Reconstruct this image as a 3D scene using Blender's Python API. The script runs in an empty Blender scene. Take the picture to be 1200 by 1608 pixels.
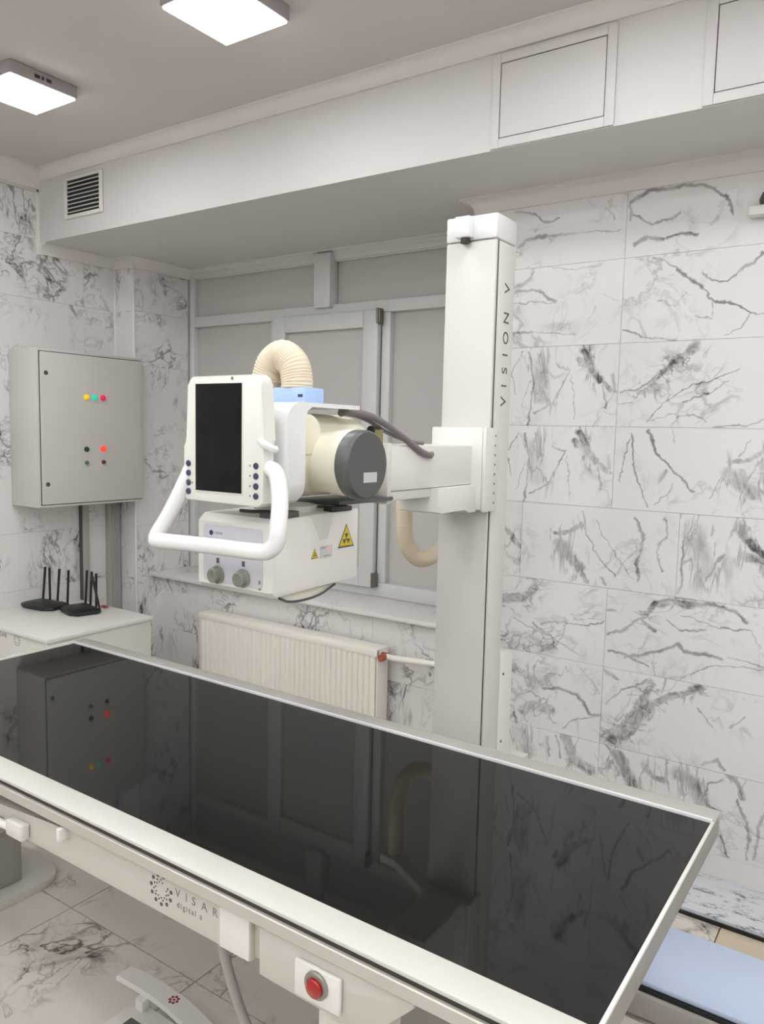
import bpy, bmesh, math, random
from mathutils import Matrix, Vector

# ------------------------------------------------------------------ camera, world, exposure
scene = bpy.context.scene
COL = scene.collection
cam_data = bpy.data.cameras.new('camera')
cam_data.sensor_fit = 'AUTO'
cam_data.sensor_width = 36.0
cam_data.lens = 36.0 * 1227.98 / 1608.0
cam_data.clip_start = 0.02
cam = bpy.data.objects.new('camera', cam_data)
COL.objects.link(cam)
YAW, PITCH, ROLL = -0.599624576, -0.101510036, 0.0226938147
fwd = Vector((math.sin(YAW) * math.cos(PITCH), math.cos(YAW) * math.cos(PITCH), math.sin(PITCH)))
rgt = Vector((math.cos(YAW), -math.sin(YAW), 0))
up = rgt.cross(fwd)
cr, sr = math.cos(ROLL), math.sin(ROLL)
r2, u2 = cr * rgt + sr * up, -sr * rgt + cr * up
m = Matrix((( r2.x, u2.x, -fwd.x, 0), (r2.y, u2.y, -fwd.y, 0), (r2.z, u2.z, -fwd.z, 0), (0, 0, 0, 1)))
cam.matrix_world = Matrix.Translation((0, 0, 1.566)) @ m
scene.camera = cam

world = bpy.data.worlds.new('world')
scene.world = world
world.use_nodes = True
world.node_tree.nodes['Background'].inputs[0].default_value = (0.8, 0.85, 0.9, 1)
world.node_tree.nodes['Background'].inputs[1].default_value = 0.05
scene.view_settings.view_transform = 'Standard'
scene.view_settings.look = 'None'
scene.view_settings.gamma = 1.0
scene.view_settings.use_curve_mapping = False
scene.view_settings.exposure = 0.0
LAMP = 24.0          # radiance of the LED diffusers

random.seed(7)

# ------------------------------------------------------------------ dimensions (metres)
XL, XR = -3.80, 3.00           # left / right wall
YF = -1.60                     # wall behind the camera
YB = 2.857                     # tiled face of the back wall
YW = 3.26                      # window plane
XN = -1.525                    # right end of the window niche
XC = -3.64                     # face of the pipe chase beside the window
CEIL = 2.84
SOFFIT, BULK_Y = 2.49, 2.39
ZT = 0.728                     # table top

# ------------------------------------------------------------------ materials
def new_mat(name):
    mt = bpy.data.materials.new(name)
    mt.use_nodes = True
    nt = mt.node_tree
    return mt, nt, nt.nodes['Principled BSDF']

def srgb(r, g, b):
    f = lambda c: c / 12.92 if c <= 0.04045 else ((c + 0.055) / 1.055) ** 2.4
    return (f(r / 255), f(g / 255), f(b / 255), 1)

def N(nt, kind, **kw):
    n = nt.nodes.new(kind)
    for k, v in kw.items():
        setattr(n, k, v)
    return n

def plain(name, col, rough=0.5, metal=0.0, spec=0.5, bump=0.0, bscale=200, var=0.04, coat=0.0):
    """painted / plastic / metal surface with slight mottling and fine relief"""
    mt, nt, p = new_mat(name)
    p.inputs['Roughness'].default_value = rough
    p.inputs['Metallic'].default_value = metal
    p.inputs['Specular IOR Level'].default_value = spec
    p.inputs['Coat Weight'].default_value = coat
    tc = N(nt, 'ShaderNodeTexCoord')
    nz = N(nt, 'ShaderNodeTexNoise')
    nz.inputs['Scale'].default_value = 6
    nz.inputs['Detail'].default_value = 4
    nt.links.new(tc.outputs['Object'], nz.inputs['Vector'])
    mx = N(nt, 'ShaderNodeMix', data_type='RGBA')
    mx.inputs[6].default_value = tuple(c * (1 - var) for c in col[:3]) + (1,)
    mx.inputs[7].default_value = tuple(min(1, c * (1 + var)) for c in col[:3]) + (1,)
    nt.links.new(nz.outputs['Fac'], mx.inputs[0])
    nt.links.new(mx.outputs[2], p.inputs['Base Color'])
    if bump:
        n2 = N(nt, 'ShaderNodeTexNoise')
        n2.inputs['Scale'].default_value = bscale
        nt.links.new(tc.outputs['Object'], n2.inputs['Vector'])
        b = N(nt, 'ShaderNodeBump')
        b.inputs['Strength'].default_value = bump
        b.inputs['Distance'].default_value = 0.002
        nt.links.new(n2.outputs['Fac'], b.inputs['Height'])
        nt.links.new(b.outputs['Normal'], p.inputs['Normal'])
    return mt

def emit(name, col, strength):
    mt, nt, p = new_mat(name)
    p.inputs['Base Color'].default_value = col
    p.inputs['Emission Color'].default_value = col
    p.inputs['Emission Strength'].default_value = strength
    p.inputs['Roughness'].default_value = 0.3
    return mt

def math_node(nt, op, a, b=None, clamp=False):
    n = N(nt, 'ShaderNodeMath', operation=op, use_clamp=clamp)
    for i, v in enumerate((a, b)):
        if v is None:
            continue
        if isinstance(v, (int, float)):
            n.inputs[i].default_value = v
        else:
            nt.links.new(v, n.inputs[i])
    return n.outputs[0]

def marble_base(nt, tint, seed, soft, dens, stretch=(1, 1, 1)):
    """statuario marble: returns (vector output, mask of printed veins)"""
    tc = N(nt, 'ShaderNodeTexCoord')
    oi = N(nt, 'ShaderNodeObjectInfo')
    off = N(nt, 'ShaderNodeVectorMath', operation='SCALE')
    off.inputs[0].default_value = (37.0 + seed, 11.0, 53.0)
    nt.links.new(oi.outputs['Random'], off.inputs['Scale'])
    mp = N(nt, 'ShaderNodeMapping')
    mp.inputs['Scale'].default_value = stretch
    mp.inputs['Rotation'].default_value = (0, 0.5, 0)
    nt.links.new(tc.outputs['Object'], mp.inputs['Vector'])
    add = N(nt, 'ShaderNodeVectorMath', operation='ADD')
    nt.links.new(mp.outputs[0], add.inputs[0])
    nt.links.new(off.outputs[0], add.inputs[1])
    vec = add.outputs[0]
    def noise(scale, detail, dist, rough=0.55):
        n = N(nt, 'ShaderNodeTexNoise')
        n.inputs['Scale'].default_value = scale
        n.inputs['Detail'].default_value = detail
        n.inputs['Distortion'].default_value = dist
        n.inputs['Roughness'].default_value = rough
        nt.links.new(vec, n.inputs['Vector'])
        return n.outputs['Fac']
    def vein(scale, width, dist):
        d = math_node(nt, 'ABSOLUTE', math_node(nt, 'SUBTRACT', noise(scale, 5, dist), 0.5))
        mr = N(nt, 'ShaderNodeMapRange', interpolation_type='SMOOTHSTEP')
        nt.links.new(d, mr.inputs[0])
        mr.inputs[1].default_value = 0.0
        mr.inputs[2].default_value = width
        mr.inputs[3].default_value = 1.0
        mr.inputs[4].default_value = 0.0
        return mr.outputs[0]
    gate = N(nt, 'ShaderNodeMapRange', interpolation_type='SMOOTHSTEP')
    nt.links.new(noise(3.4, 2, 0.3), gate.inputs[0])
    gate.inputs[1].default_value = 0.44
    gate.inputs[2].default_value = 0.62
    v1 = math_node(nt, 'MULTIPLY', vein(3.2, 0.022, 0.5), gate.outputs[0])
    v2 = math_node(nt, 'MULTIPLY', vein(7.0, 0.03, 0.8), gate.outputs[0])
    sm = N(nt, 'ShaderNodeMapRange', interpolation_type='SMOOTHSTEP')
    nt.links.new(noise(4.2, 6, 1.2, 0.62), sm.inputs[0])
    sm.inputs[1].default_value = 0.53
    sm.inputs[2].default_value = 0.75
    smm = math_node(nt, 'MULTIPLY', sm.outputs[0], gate.outputs[0])
    a = math_node(nt, 'MULTIPLY', v1, 0.55 * dens)
    b = math_node(nt, 'MULTIPLY', v2, 0.28 * dens)
    c = math_node(nt, 'MULTIPLY', smm, soft * dens)
    mask = math_node(nt, 'ADD', math_node(nt, 'MAXIMUM', a, b), c, clamp=True)
    return tc, mask, noise

def marble(name, seed=0, soft=0.5, dens=1.0, stretch=(1, 1, 1), light=srgb(228, 225, 223), dark=srgb(84, 85, 90), rough=0.32, segs=None, grain=(1, 1, 1)):
    mt, nt, p = new_mat(name)
    tc, mask, noise = marble_base(nt, None, seed, soft, dens, stretch)
    if segs:
        # the printed veins of one tile, as line segments in the tile's own plane
        def wob(scale, amp):
            n = N(nt, 'ShaderNodeTexNoise')
            n.inputs['Scale'].default_value = scale
            n.inputs['Detail'].default_value = 3
            nt.links.new(tc.outputs['Object'], n.inputs['Vector'])
            s = N(nt, 'ShaderNodeVectorMath', operation='SUBTRACT')
            nt.links.new(n.outputs['Color'], s.inputs[0])
            s.inputs[1].default_value = (0.5, 0.5, 0.5)
            k = N(nt, 'ShaderNodeVectorMath', operation='MULTIPLY')
            nt.links.new(s.outputs[0], k.inputs[0])
            k.inputs[1].default_value = (amp, 0, amp)
            return k.outputs[0]
        flat = N(nt, 'ShaderNodeVectorMath', operation='MULTIPLY')
        nt.links.new(tc.outputs['Object'], flat.inputs[0])
        flat.inputs[1].default_value = (1, 0, 1)
        a1 = N(nt, 'ShaderNodeVectorMath', operation='ADD')
        nt.links.new(flat.outputs[0], a1.inputs[0]); nt.links.new(wob(14, 0.035), a1.inputs[1])
        a2 = N(nt, 'ShaderNodeVectorMath', operation='ADD')
        nt.links.new(a1.outputs[0], a2.inputs[0]); nt.links.new(wob(55, 0.014), a2.inputs[1])
        P = a2.outputs[0]
        streak = N(nt, 'ShaderNodeTexNoise')
        streak.inputs['Scale'].default_value = 24
        streak.inputs['Detail'].default_value = 6
        streak.inputs['Roughness'].default_value = 0.7
        streak.inputs['Distortion'].default_value = 1.5
        gm = N(nt, 'ShaderNodeVectorMath', operation='MULTIPLY')
        nt.links.new(tc.outputs['Object'], gm.inputs[0])
        gm.inputs[1].default_value = grain
        nt.links.new(gm.outputs[0], streak.inputs['Vector'])
        st = N(nt, 'ShaderNodeMapRange')
        nt.links.new(streak.outputs['Fac'], st.inputs[0])
        st.inputs[1].default_value = 0.36; st.inputs[2].default_value = 0.62
        st.inputs[3].default_value = 0.28; st.inputs[4].default_value = 1.35
        thin = thick = near = None
        hn = N(nt, 'ShaderNodeTexNoise')
        hn.inputs['Scale'].default_value = 13
        hn.inputs['Detail'].default_value = 4
        hn.inputs['Distortion'].default_value = 0.7
        nt.links.new(gm.outputs[0], hn.inputs['Vector'])
        hair = hn.outputs['Fac']
        hd = math_node(nt, 'ABSOLUTE', math_node(nt, 'SUBTRACT', hair, 0.5))
        hm = N(nt, 'ShaderNodeMapRange', interpolation_type='SMOOTHSTEP')
        nt.links.new(hd, hm.inputs[0])
        hm.inputs[1].default_value = 0.0; hm.inputs[2].default_value = 0.035
        hm.inputs[3].default_value = 0.5; hm.inputs[4].default_value = 0.0
        for (x0, z0, x1, z1, w, s) in segs:
            dx, dz = x1 - x0, z1 - z0
            L2 = max(dx * dx + dz * dz, 1e-6)
            pa = N(nt, 'ShaderNodeVectorMath', operation='SUBTRACT')
            nt.links.new(P, pa.inputs[0]); pa.inputs[1].default_value = (x0, 0, z0)
            dt = N(nt, 'ShaderNodeVectorMath', operation='DOT_PRODUCT')
            nt.links.new(pa.outputs[0], dt.inputs[0]); dt.inputs[1].default_value = (dx / L2, 0, dz / L2)
            t = math_node(nt, 'ADD', dt.outputs['Value'], 0.0, clamp=True)
            sc = N(nt, 'ShaderNodeVectorMath', operation='SCALE')
            sc.inputs[0].default_value = (dx, 0, dz); nt.links.new(t, sc.inputs['Scale'])
            df = N(nt, 'ShaderNodeVectorMath', operation='DISTANCE')
            nt.links.new(pa.outputs[0], df.inputs[0]); nt.links.new(sc.outputs[0], df.inputs[1])
            mr = N(nt, 'ShaderNodeMapRange', interpolation_type='SMOOTHSTEP')
            nt.links.new(df.outputs['Value'], mr.inputs[0])
            big = w > 0.008
            mr.inputs[1].default_value = w * (0.45 if big else 0.2)
            mr.inputs[2].default_value = w * (1.25 if big else 1.5)
            mr.inputs[3].default_value = min(1.0, s * (1.08 if big else 1.02))
            mr.inputs[4].default_value = 0.0
            if big:
                thick = mr.outputs[0] if thick is None else math_node(nt, 'MAXIMUM', thick, mr.outputs[0])
                nr = N(nt, 'ShaderNodeMapRange', interpolation_type='SMOOTHSTEP')
                nt.links.new(df.outputs['Value'], nr.inputs[0])
                nr.inputs[1].default_value = w * 0.8; nr.inputs[2].default_value = w * 2.0 + 0.035
                nr.inputs[3].default_value = 1.0; nr.inputs[4].default_value = 0.0
                near = nr.outputs[0] if near is None else math_node(nt, 'MAXIMUM', near, nr.outputs[0])
            else:
                thin = mr.outputs[0] if thin is None else math_node(nt, 'MAXIMUM', thin, mr.outputs[0])
        if thick is not None:
            thick = math_node(nt, 'MULTIPLY', thick, st.outputs[0])
        if thin is None:
            tot = thick
        elif thick is None:
            tot = thin
        else:
            tot = math_node(nt, 'MAXIMUM', thin, thick)
        if thin is not None or True:
            along = N(nt, 'ShaderNodeMapRange')
            nt.links.new(noise(9, 2, 0.2), along.inputs[0])
            along.inputs[1].default_value = 0.35; along.inputs[2].default_value = 0.62
            along.inputs[3].default_value = 0.55; along.inputs[4].default_value = 1.3
            tot = math_node(nt, 'MULTIPLY', tot, along.outputs[0])
        if near is not None:
            tot = math_node(nt, 'MAXIMUM', tot, math_node(nt, 'MULTIPLY', near, hm.outputs[0]))
        mask = math_node(nt, 'ADD', mask, tot, clamp=True)
    cl = noise(1.6, 3, 0.4)
    base = N(nt, 'ShaderNodeMix', data_type='RGBA')
    base.inputs[6].default_value = light
    base.inputs[7].default_value = tuple(c * 0.93 for c in light[:3]) + (1,)
    nt.links.new(cl, base.inputs[0])
    mx = N(nt, 'ShaderNodeMix', data_type='RGBA')
    nt.links.new(mask, mx.inputs[0])
    nt.links.new(base.outputs[2], mx.inputs[6])
    mx.inputs[7].default_value = dark
    nt.links.new(mx.outputs[2], p.inputs['Base Color'])
    p.inputs['Roughness'].default_value = rough
    p.inputs['Specular IOR Level'].default_value = 0.4
    return mt

M = {}
M['ceiling'] = plain('ceiling_paint', srgb(206, 201, 197), 0.9, var=0.015)
M['bulk'] = plain('bulkhead_paint', srgb(211, 207, 205), 0.6, var=0.012)
M['cove'] = plain('cove_paint', srgb(222, 219, 214), 0.7, var=0.012)
M['grout'] = plain('grout', srgb(222, 219, 216), 0.9)
M['floor_grout'] = plain('floor_grout', srgb(96, 90, 82), 0.9)
M['marble'] = marble('marble_tile', 0, 0.85, 1.3)
M['marble_v'] = marble('marble_tile_upright', 5, 1.1, 1.3, (1.8, 1.8, 0.75))
M['marble_faint'] = marble('marble_tile_faint', 9, 0.3, 0.45)
M['carrara'] = marble('carrara_plinth', 3, 1.3, 1.9, (3.5, 9, 9), srgb(222, 226, 230), srgb(120, 124, 130))
M['floor_tile'] = marble('floor_tile', 21, 0.45, 1.5, (1, 1, 1), srgb(226, 219, 208), srgb(92, 86, 78), 0.22)
M['warm_lit_tile'] = marble('warm_lit_floor_tile', 31, 0.3, 0.5, (1, 1, 1), srgb(214, 199, 176), srgb(150, 132, 110), 0.3)  # floor tile with the warm light of the right corner painted in as beige
M['white'] = plain('white_enamel', srgb(226, 224, 218), 0.33, var=0.012, coat=0.15)
M['white_gloss'] = plain('white_plastic_gloss', srgb(229, 229, 229), 0.22, var=0.01, coat=0.2)
M['column_white'] = plain('column_enamel', srgb(208, 206, 200), 0.36, var=0.012)
M['rim_white'] = plain('rim_enamel', srgb(204, 202, 194), 0.38, var=0.012)
M['apron_grey'] = plain('apron_paint', srgb(198, 194, 185), 0.42, var=0.012)
M['cream'] = plain('cream_enamel', srgb(226, 221, 202), 0.4, var=0.015)
M['off_white'] = plain('off_white_paint', srgb(219, 216, 208), 0.4, var=0.015)
M['panel_white'] = plain('panel_plastic', srgb(228, 227, 219), 0.35, var=0.012)
M['hose'] = plain('cream_rubber', srgb(218, 204, 180), 0.55, var=0.03)
M['blue_clamp'] = plain('light_blue_plastic', srgb(170, 196, 240), 0.4, var=0.02)
M['blue_vinyl'] = plain('blue_vinyl', srgb(200, 215, 240), 0.5, var=0.03)
M['grey_cap'] = plain('grey_plastic', srgb(82, 85, 84), 0.38, var=0.03)
M['grey_cable'] = plain('grey_rubber', srgb(128, 120, 120), 0.6)
M['grey_metal'] = plain('grey_metal', srgb(150, 147, 140), 0.35, metal=0.6, var=0.03)
M['alu'] = plain('aluminium', srgb(215, 213, 207), 0.28, metal=0.75, var=0.02)
M['ped_grey'] = plain('pedestal_grey', srgb(168, 165, 158), 0.4)
M['end_grey'] = plain('end_rail_grey', srgb(146, 142, 132), 0.4)
M['alu_rim'] = plain('satin_rim', srgb(180, 178, 172), 0.35, metal=0.2, var=0.015)
M['alu_rail'] = plain('satin_rail', srgb(196, 192, 183), 0.35, metal=0.3, var=0.015)
M['grey_cap2'] = plain('grey_hose', srgb(168, 164, 160), 0.5)
M['dark'] = plain('dark_gap', srgb(58, 55, 50), 0.6)
M['black'] = plain('black_plastic', srgb(24, 26, 27), 0.4)
M['glass_black'] = plain('black_glass', srgb(6, 7, 10), 0.06, var=0.0, spec=0.3)
M['cab'] = plain('grey_powder_coat', srgb(203, 200, 195), 0.45, bump=0.15, bscale=600, var=0.012)
M['conduit'] = plain('conduit_grey', srgb(172, 168, 163), 0.5)
M['conduit_dark'] = plain('conduit_dark', srgb(84, 80, 78), 0.5)
M['radiator'] = plain('radiator_enamel', srgb(242, 238, 228), 0.35, var=0.01)
M['copper'] = plain('red_valve', srgb(168, 84, 66), 0.4)
M['upvc'] = plain('white_upvc', srgb(210, 211, 208), 0.35, var=0.01)
M['blind'] = plain('grey_window_film', srgb(192, 189, 185), 0.7, var=0.02)
M['hinge'] = plain('hinge_metal', srgb(120, 118, 108), 0.35, metal=0.6)
M['lilac'] = plain('lilac_grey_panel', srgb(200, 200, 208), 0.4, var=0.01)
M['navy'] = plain('navy_button', srgb(54, 58, 92), 0.4)
M['red'] = plain('red_plastic', srgb(158, 8, 10), 0.15, coat=0.5, var=0.02)
M['red_dark'] = plain('dark_red_plastic', srgb(110, 38, 36), 0.3)
M['green_dark'] = plain('dark_green_plastic', srgb(18, 62, 44), 0.3)
M['green_grey'] = plain('grey_green_plastic', srgb(80, 104, 94), 0.3)
M['yellow_sticker'] = plain('yellow_sticker', srgb(214, 192, 30), 0.4)
M['pink_sticker'] = plain('pink_sticker', srgb(226, 190, 196), 0.5)
M['ink'] = plain('dark_print', srgb(84, 82, 78), 0.5)
M['ink_soft'] = plain('grey_print', srgb(132, 128, 124), 0.5)
M['ink_red'] = plain('red_print', srgb(150, 60, 66), 0.5)
M['label'] = plain('silver_label', srgb(196, 200, 198), 0.4)
M['knob'] = plain('grey_green_knob', srgb(132, 134, 124), 0.35)
M['gold'] = plain('brass', srgb(150, 138, 92), 0.35, metal=0.5)
M['lamp_yellow'] = emit('lamp_yellow', srgb(232, 186, 24), 0.5)
M['lamp_green'] = emit('lamp_green', srgb(20, 190, 160), 0.6)
M['lamp_crimson'] = emit('lamp_crimson', srgb(214, 16, 62), 0.5)
M['lamp_red'] = emit('lamp_red', srgb(255, 60, 50), 0.9)
M['diffuser'] = emit('led_diffuser', (0.965, 0.985, 1.0, 1), LAMP)

# carbon-fibre look of the table top: black gloss with a fine woven relief
mt, nt, p = new_mat('carbon_top')
tc = N(nt, 'ShaderNodeTexCoord')
ck = N(nt, 'ShaderNodeTexChecker')
ck.inputs['Scale'].default_value = 330
ck.inputs['Color1'].default_value = srgb(29, 28, 27)
ck.inputs['Color2'].default_value = srgb(25, 25, 24)
nt.links.new(tc.outputs['Object'], ck.inputs['Vector'])
nt.links.new(ck.outputs['Color'], p.inputs['Base Color'])
p.inputs['Roughness'].default_value = 0.035
p.inputs['IOR'].default_value = 1.37
M['carbon'] = mt

# ------------------------------------------------------------------ mesh helpers
class MB:
    """collects shapes into one bmesh"""
    def __init__(self):
        self.bm = bmesh.new()
    def box(self, x0, x1, y0, y1, z0, z1, bevel=0.0, seg=2, mi=0):
        r = bmesh.ops.create_cube(self.bm, size=1.0)
        vs = r['verts']
        for v in vs:
            v.co = Vector(((x0 + x1) / 2 + v.co.x * (x1 - x0), (y0 + y1) / 2 + v.co.y * (y1 - y0), (z0 + z1) / 2 + v.co.z * (z1 - z0)))
        fs = {f for v in vs for f in v.link_faces}
        for f in fs:
            f.material_index = mi
        if bevel > 0:
            es = list({e for v in vs for e in v.link_edges})
            bmesh.ops.bevel(self.bm, geom=es, offset=bevel, segments=seg, profile=0.5, affect='EDGES', material=-1)
        return self
    def cyl(self, c, axis, r, h, n=32, r2=None, bevel=0.0):
        """cylinder centred at c along axis"""
        r2 = r if r2 is None else r2
        rot = Vector((0, 0, 1)).rotation_difference(Vector(axis)).to_matrix().to_4x4()
        res = bmesh.ops.create_cone(self.bm, cap_ends=True, segments=n, radius1=r, radius2=r2, depth=h, matrix=Matrix.Translation(c) @ rot)
        if bevel > 0:
            fs = [f for f in {f for v in res['verts'] for f in v.link_faces} if len(f.verts) > 4]
            es = list({e for f in fs for e in f.edges})
            bmesh.ops.bevel(self.bm, geom=es, offset=bevel, segments=3, profile=0.5, affect='EDGES')
        return self
    def lathe(self, c, axis, prof, n=40):
        """prof: list of (along axis, radius); closed at both ends when radius 0"""
        rot = Vector((0, 0, 1)).rotation_difference(Vector(axis)).to_matrix()
        c = Vector(c)
        rings = []
        for a, r in prof:
            if r <= 1e-6:
                rings.append([self.bm.verts.new(c + rot @ Vector((0, 0, a)))])
            else:
                rings.append([self.bm.verts.new(c + rot @ Vector((r * math.cos(2 * math.pi * k / n), r * math.sin(2 * math.pi * k / n), a))) for k in range(n)])
        for A, B in zip(rings[:-1], rings[1:]):
            for k in range(n):
                q = [A[k % len(A)], A[(k + 1) % len(A)], B[(k + 1) % len(B)], B[k % len(B)]]
                q2 = []
                for v in q:
                    if v not in q2:
                        q2.append(v)
                if len(q2) > 2:
                    self.bm.faces.new(q2)
        return self
    def prism(self, pts, axis, a0, a1, bevel=0.0):
        """outline pts (2D) extruded along axis 'x','y' or 'z' from a0 to a1"""
        def P(u, v, a):
            return {'x': (a, u, v), 'y': (u, a, v), 'z': (u, v, a)}[axis]
        A = [self.bm.verts.new(P(u, v, a0)) for u, v in pts]
        B = [self.bm.verts.new(P(u, v, a1)) for u, v in pts]
        n = len(pts)
        fs = [self.bm.faces.new(A[::-1]), self.bm.faces.new(B)]
        for k in range(n):
            fs.append(self.bm.faces.new((A[k], A[(k + 1) % n], B[(k + 1) % n], B[k])))
        if bevel > 0:
            es = list({e for f in fs[:2] for e in f.edges})
            bmesh.ops.bevel(self.bm, geom=es, offset=bevel, segments=2, profile=0.5, affect='EDGES')
        return self
    def tube(self, pts, r, n=14, sub=8, rfun=None, smooth=True, caps=True):
        """round tube through pts (Catmull-Rom when smooth)"""
        pts = [Vector(p) for p in pts]
        path = []
        if smooth and len(pts) > 2:
            ext = [2 * pts[0] - pts[1]] + pts + [2 * pts[-1] - pts[-2]]
            for i in range(1, len(ext) - 2):
                p0, p1, p2, p3 = ext[i - 1:i + 3]
                for k in range(sub):
                    t = k / sub
                    path.append(0.5 * (2 * p1 + (p2 - p0) * t + (2 * p0 - 5 * p1 + 4 * p2 - p3) * t * t + (3 * p1 - p0 - 3 * p2 + p3) * t ** 3))
            path.append(pts[-1])
        else:
            path = pts
        rings, dist, prev = [], 0.0, None
        nrm = None
        for i, q in enumerate(path):
            d = (path[min(i + 1, len(path) - 1)] - path[max(i - 1, 0)]).normalized()
            if nrm is None:
                nrm = d.cross(Vector((0.3, 0.9, 0.2))).normalized()
            else:
                nrm = (nrm - d * nrm.dot(d)).normalized()
            bi = d.cross(nrm)
            if prev is not None:
                dist += (q - prev).length
            prev = q
            rr = r if rfun is None else rfun(dist)
            rings.append([self.bm.verts.new(q + rr * (math.cos(2 * math.pi * k / n) * nrm + math.sin(2 * math.pi * k / n) * bi)) for k in range(n)])
        for A, B in zip(rings[:-1], rings[1:]):
            for k in range(n):
                self.bm.faces.new((A[k], A[(k + 1) % n], B[(k + 1) % n], B[k]))
        if caps:
            self.bm.faces.new(rings[0][::-1])
            self.bm.faces.new(rings[-1])
        return self
    def mesh(self, name, smooth=True, angle=35):
        bmesh.ops.recalc_face_normals(self.bm, faces=self.bm.faces[:])
        me = bpy.data.meshes.new(name)
        if smooth:
            for f in self.bm.faces:
                f.smooth = True
            lim = math.radians(angle)
            for e in self.bm.edges:
                if len(e.link_faces) == 2 and e.calc_face_angle(0) > lim:
                    e.smooth = False
        self.bm.to_mesh(me)
        self.bm.free()
        return me
    def build(self, name, mat, parent=None, loc=(0, 0, 0), origin=None, **props):
        me = self.mesh(name)
        for mm in (mat if isinstance(mat, (list, tuple)) else [mat]):
            me.materials.append(mm)
        return link(name, me, parent, loc, origin, **props)

def link(name, me, parent=None, loc=(0, 0, 0), origin=None, **props):
    if origin is not None:          # shapes were given in room coordinates
        me.transform(Matrix.Translation(-Vector(origin)))
        loc = origin
    o = bpy.data.objects.new(name, me)
    COL.objects.link(o)
    if parent is not None:
        o.parent = parent
        off = Vector((0, 0, 0))
        q = parent
        while q is not None:
            off += q.location
            q = q.parent
        o.location = Vector(loc) - off
    else:
        o.location = loc
    for k, v in props.items():
        o[k] = v
    return o

def thing(name, label, category, loc=(0, 0, 0), group=None):
    o = bpy.data.objects.new(name, None)
    o.empty_display_size = 0.05
    COL.objects.link(o)
    o.location = loc
    o['label'] = label
    o['category'] = category
    if group:
        o['group'] = group
    return o

def rounded(u0, u1, v0, v1, r, n=5, corners=(1, 1, 1, 1)):
    """rounded rectangle outline; corners in order lower-left, lower-right, upper-right, upper-left"""
    pts = []
    for (cu, cv, a0, on, sq) in ((u0 + r, v0 + r, 180, corners[0], (u0, v0)), (u1 - r, v0 + r, 270, corners[1], (u1, v0)), (u1 - r, v1 - r, 0, corners[2], (u1, v1)), (u0 + r, v1 - r, 90, corners[3], (u0, v1))):
        if not on:
            pts.append(sq)
            continue
        for k in range(n + 1):
            a = math.radians(a0 + 90 * k / n)
            pts.append((cu + r * math.cos(a), cv + r * math.sin(a)))
    return pts

def text_mesh(body, size, matrix, spacing=1.0, depth=0.0006):
    cu = bpy.data.curves.new('lettering', 'FONT')
    cu.body = body
    cu.size = size
    cu.space_character = spacing
    cu.extrude = depth
    o = bpy.data.objects.new('lettering', cu)
    COL.objects.link(o)
    bpy.context.view_layer.update()
    me = bpy.data.meshes.new_from_object(o.evaluated_get(bpy.context.evaluated_depsgraph_get()))
    bpy.data.objects.remove(o)
    bpy.data.curves.remove(cu)
    me.transform(matrix)
    return me

def frame_axes(origin, right, upv):
    """matrix that lays text written in XY onto a plane"""
    r, u = Vector(right).normalized(), Vector(upv).normalized()
    n = r.cross(u)
    return Matrix(((r.x, u.x, n.x, origin[0]), (r.y, u.y, n.y, origin[1]), (r.z, u.z, n.z, origin[2]), (0, 0, 0, 1)))

# ------------------------------------------------------------------ room shell
def structure(name, mb, mat, **kw):
    return mb.build(name, mat, None, kind='structure', **kw)

floor = structure('floor', MB().box(XL - .1, XR + .1, YF - .1, YW + .1, -0.12, -0.008), M['floor_grout'])
ceiling = structure('ceiling', MB().box(XL - .1, XR + .1, YF - .1, YW + .1, CEIL, CEIL + .1), M['ceiling'])
wall_left = structure('wall_left', MB().box(XL - .12, XL - .008, YF - .1, YW + .1, 0, CEIL), M['grout'])
wall_right = structure('wall_right', MB().box(XR, XR + .1, YF - .1, YW + .1, 0, CEIL), M['marble'])
wall_front = structure('wall_front', MB().box(XL - .1, XR + .1, YF - .1, YF, 0, CEIL), M['marble'])
wall_back = structure('wall_back', MB().box(XN, XR + .1, YB + .008, YW + .3, 0, CEIL)
                      .box(XL - .1, XN, 2.993, YW + .3, 0, .70)
                      .box(XL - .1, XN, YW + .04, YW + .3, .70, CEIL), M['grout'])
chase = structure('wall_chase', MB().box(XL - .05, XC - .008, 2.858, YW + .02, 0, CEIL), M['grout'])

# ------------------------------------------------------------------ tiles, each its own piece
ROWS = [0.0, .106] + [.106 + .3 * i for i in range(1, 10)]
_cache = {}
def tile_mesh(w, h, t=0.008):
    key = (round(w, 3), round(h, 3), t)
    if key not in _cache:
        me = MB().box(-w / 2, w / 2, 0, t, -h / 2, h / 2).mesh('tile_mesh')
        me.materials.append(M['marble'])
        _cache[key] = me
    return _cache[key]

def put_tile(parent, mat, u0, u1, z0, z1, place, rot, gap=0.0011):
    """place(u) -> (x, y) of the tile's front face centre"""
    me = tile_mesh(u1 - u0 - gap, z1 - z0 - gap)
    o = bpy.data.objects.new('tile', me)
    COL.objects.link(o)
    o.parent = parent
    x, y = place((u0 + u1) / 2)
    o.location = (x, y, (z0 + z1) / 2)
    o.rotation_euler = (0, 0, rot)
    o.material_slots[0].link = 'OBJECT'
    o.material_slots[0].material = mat
    return o

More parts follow.
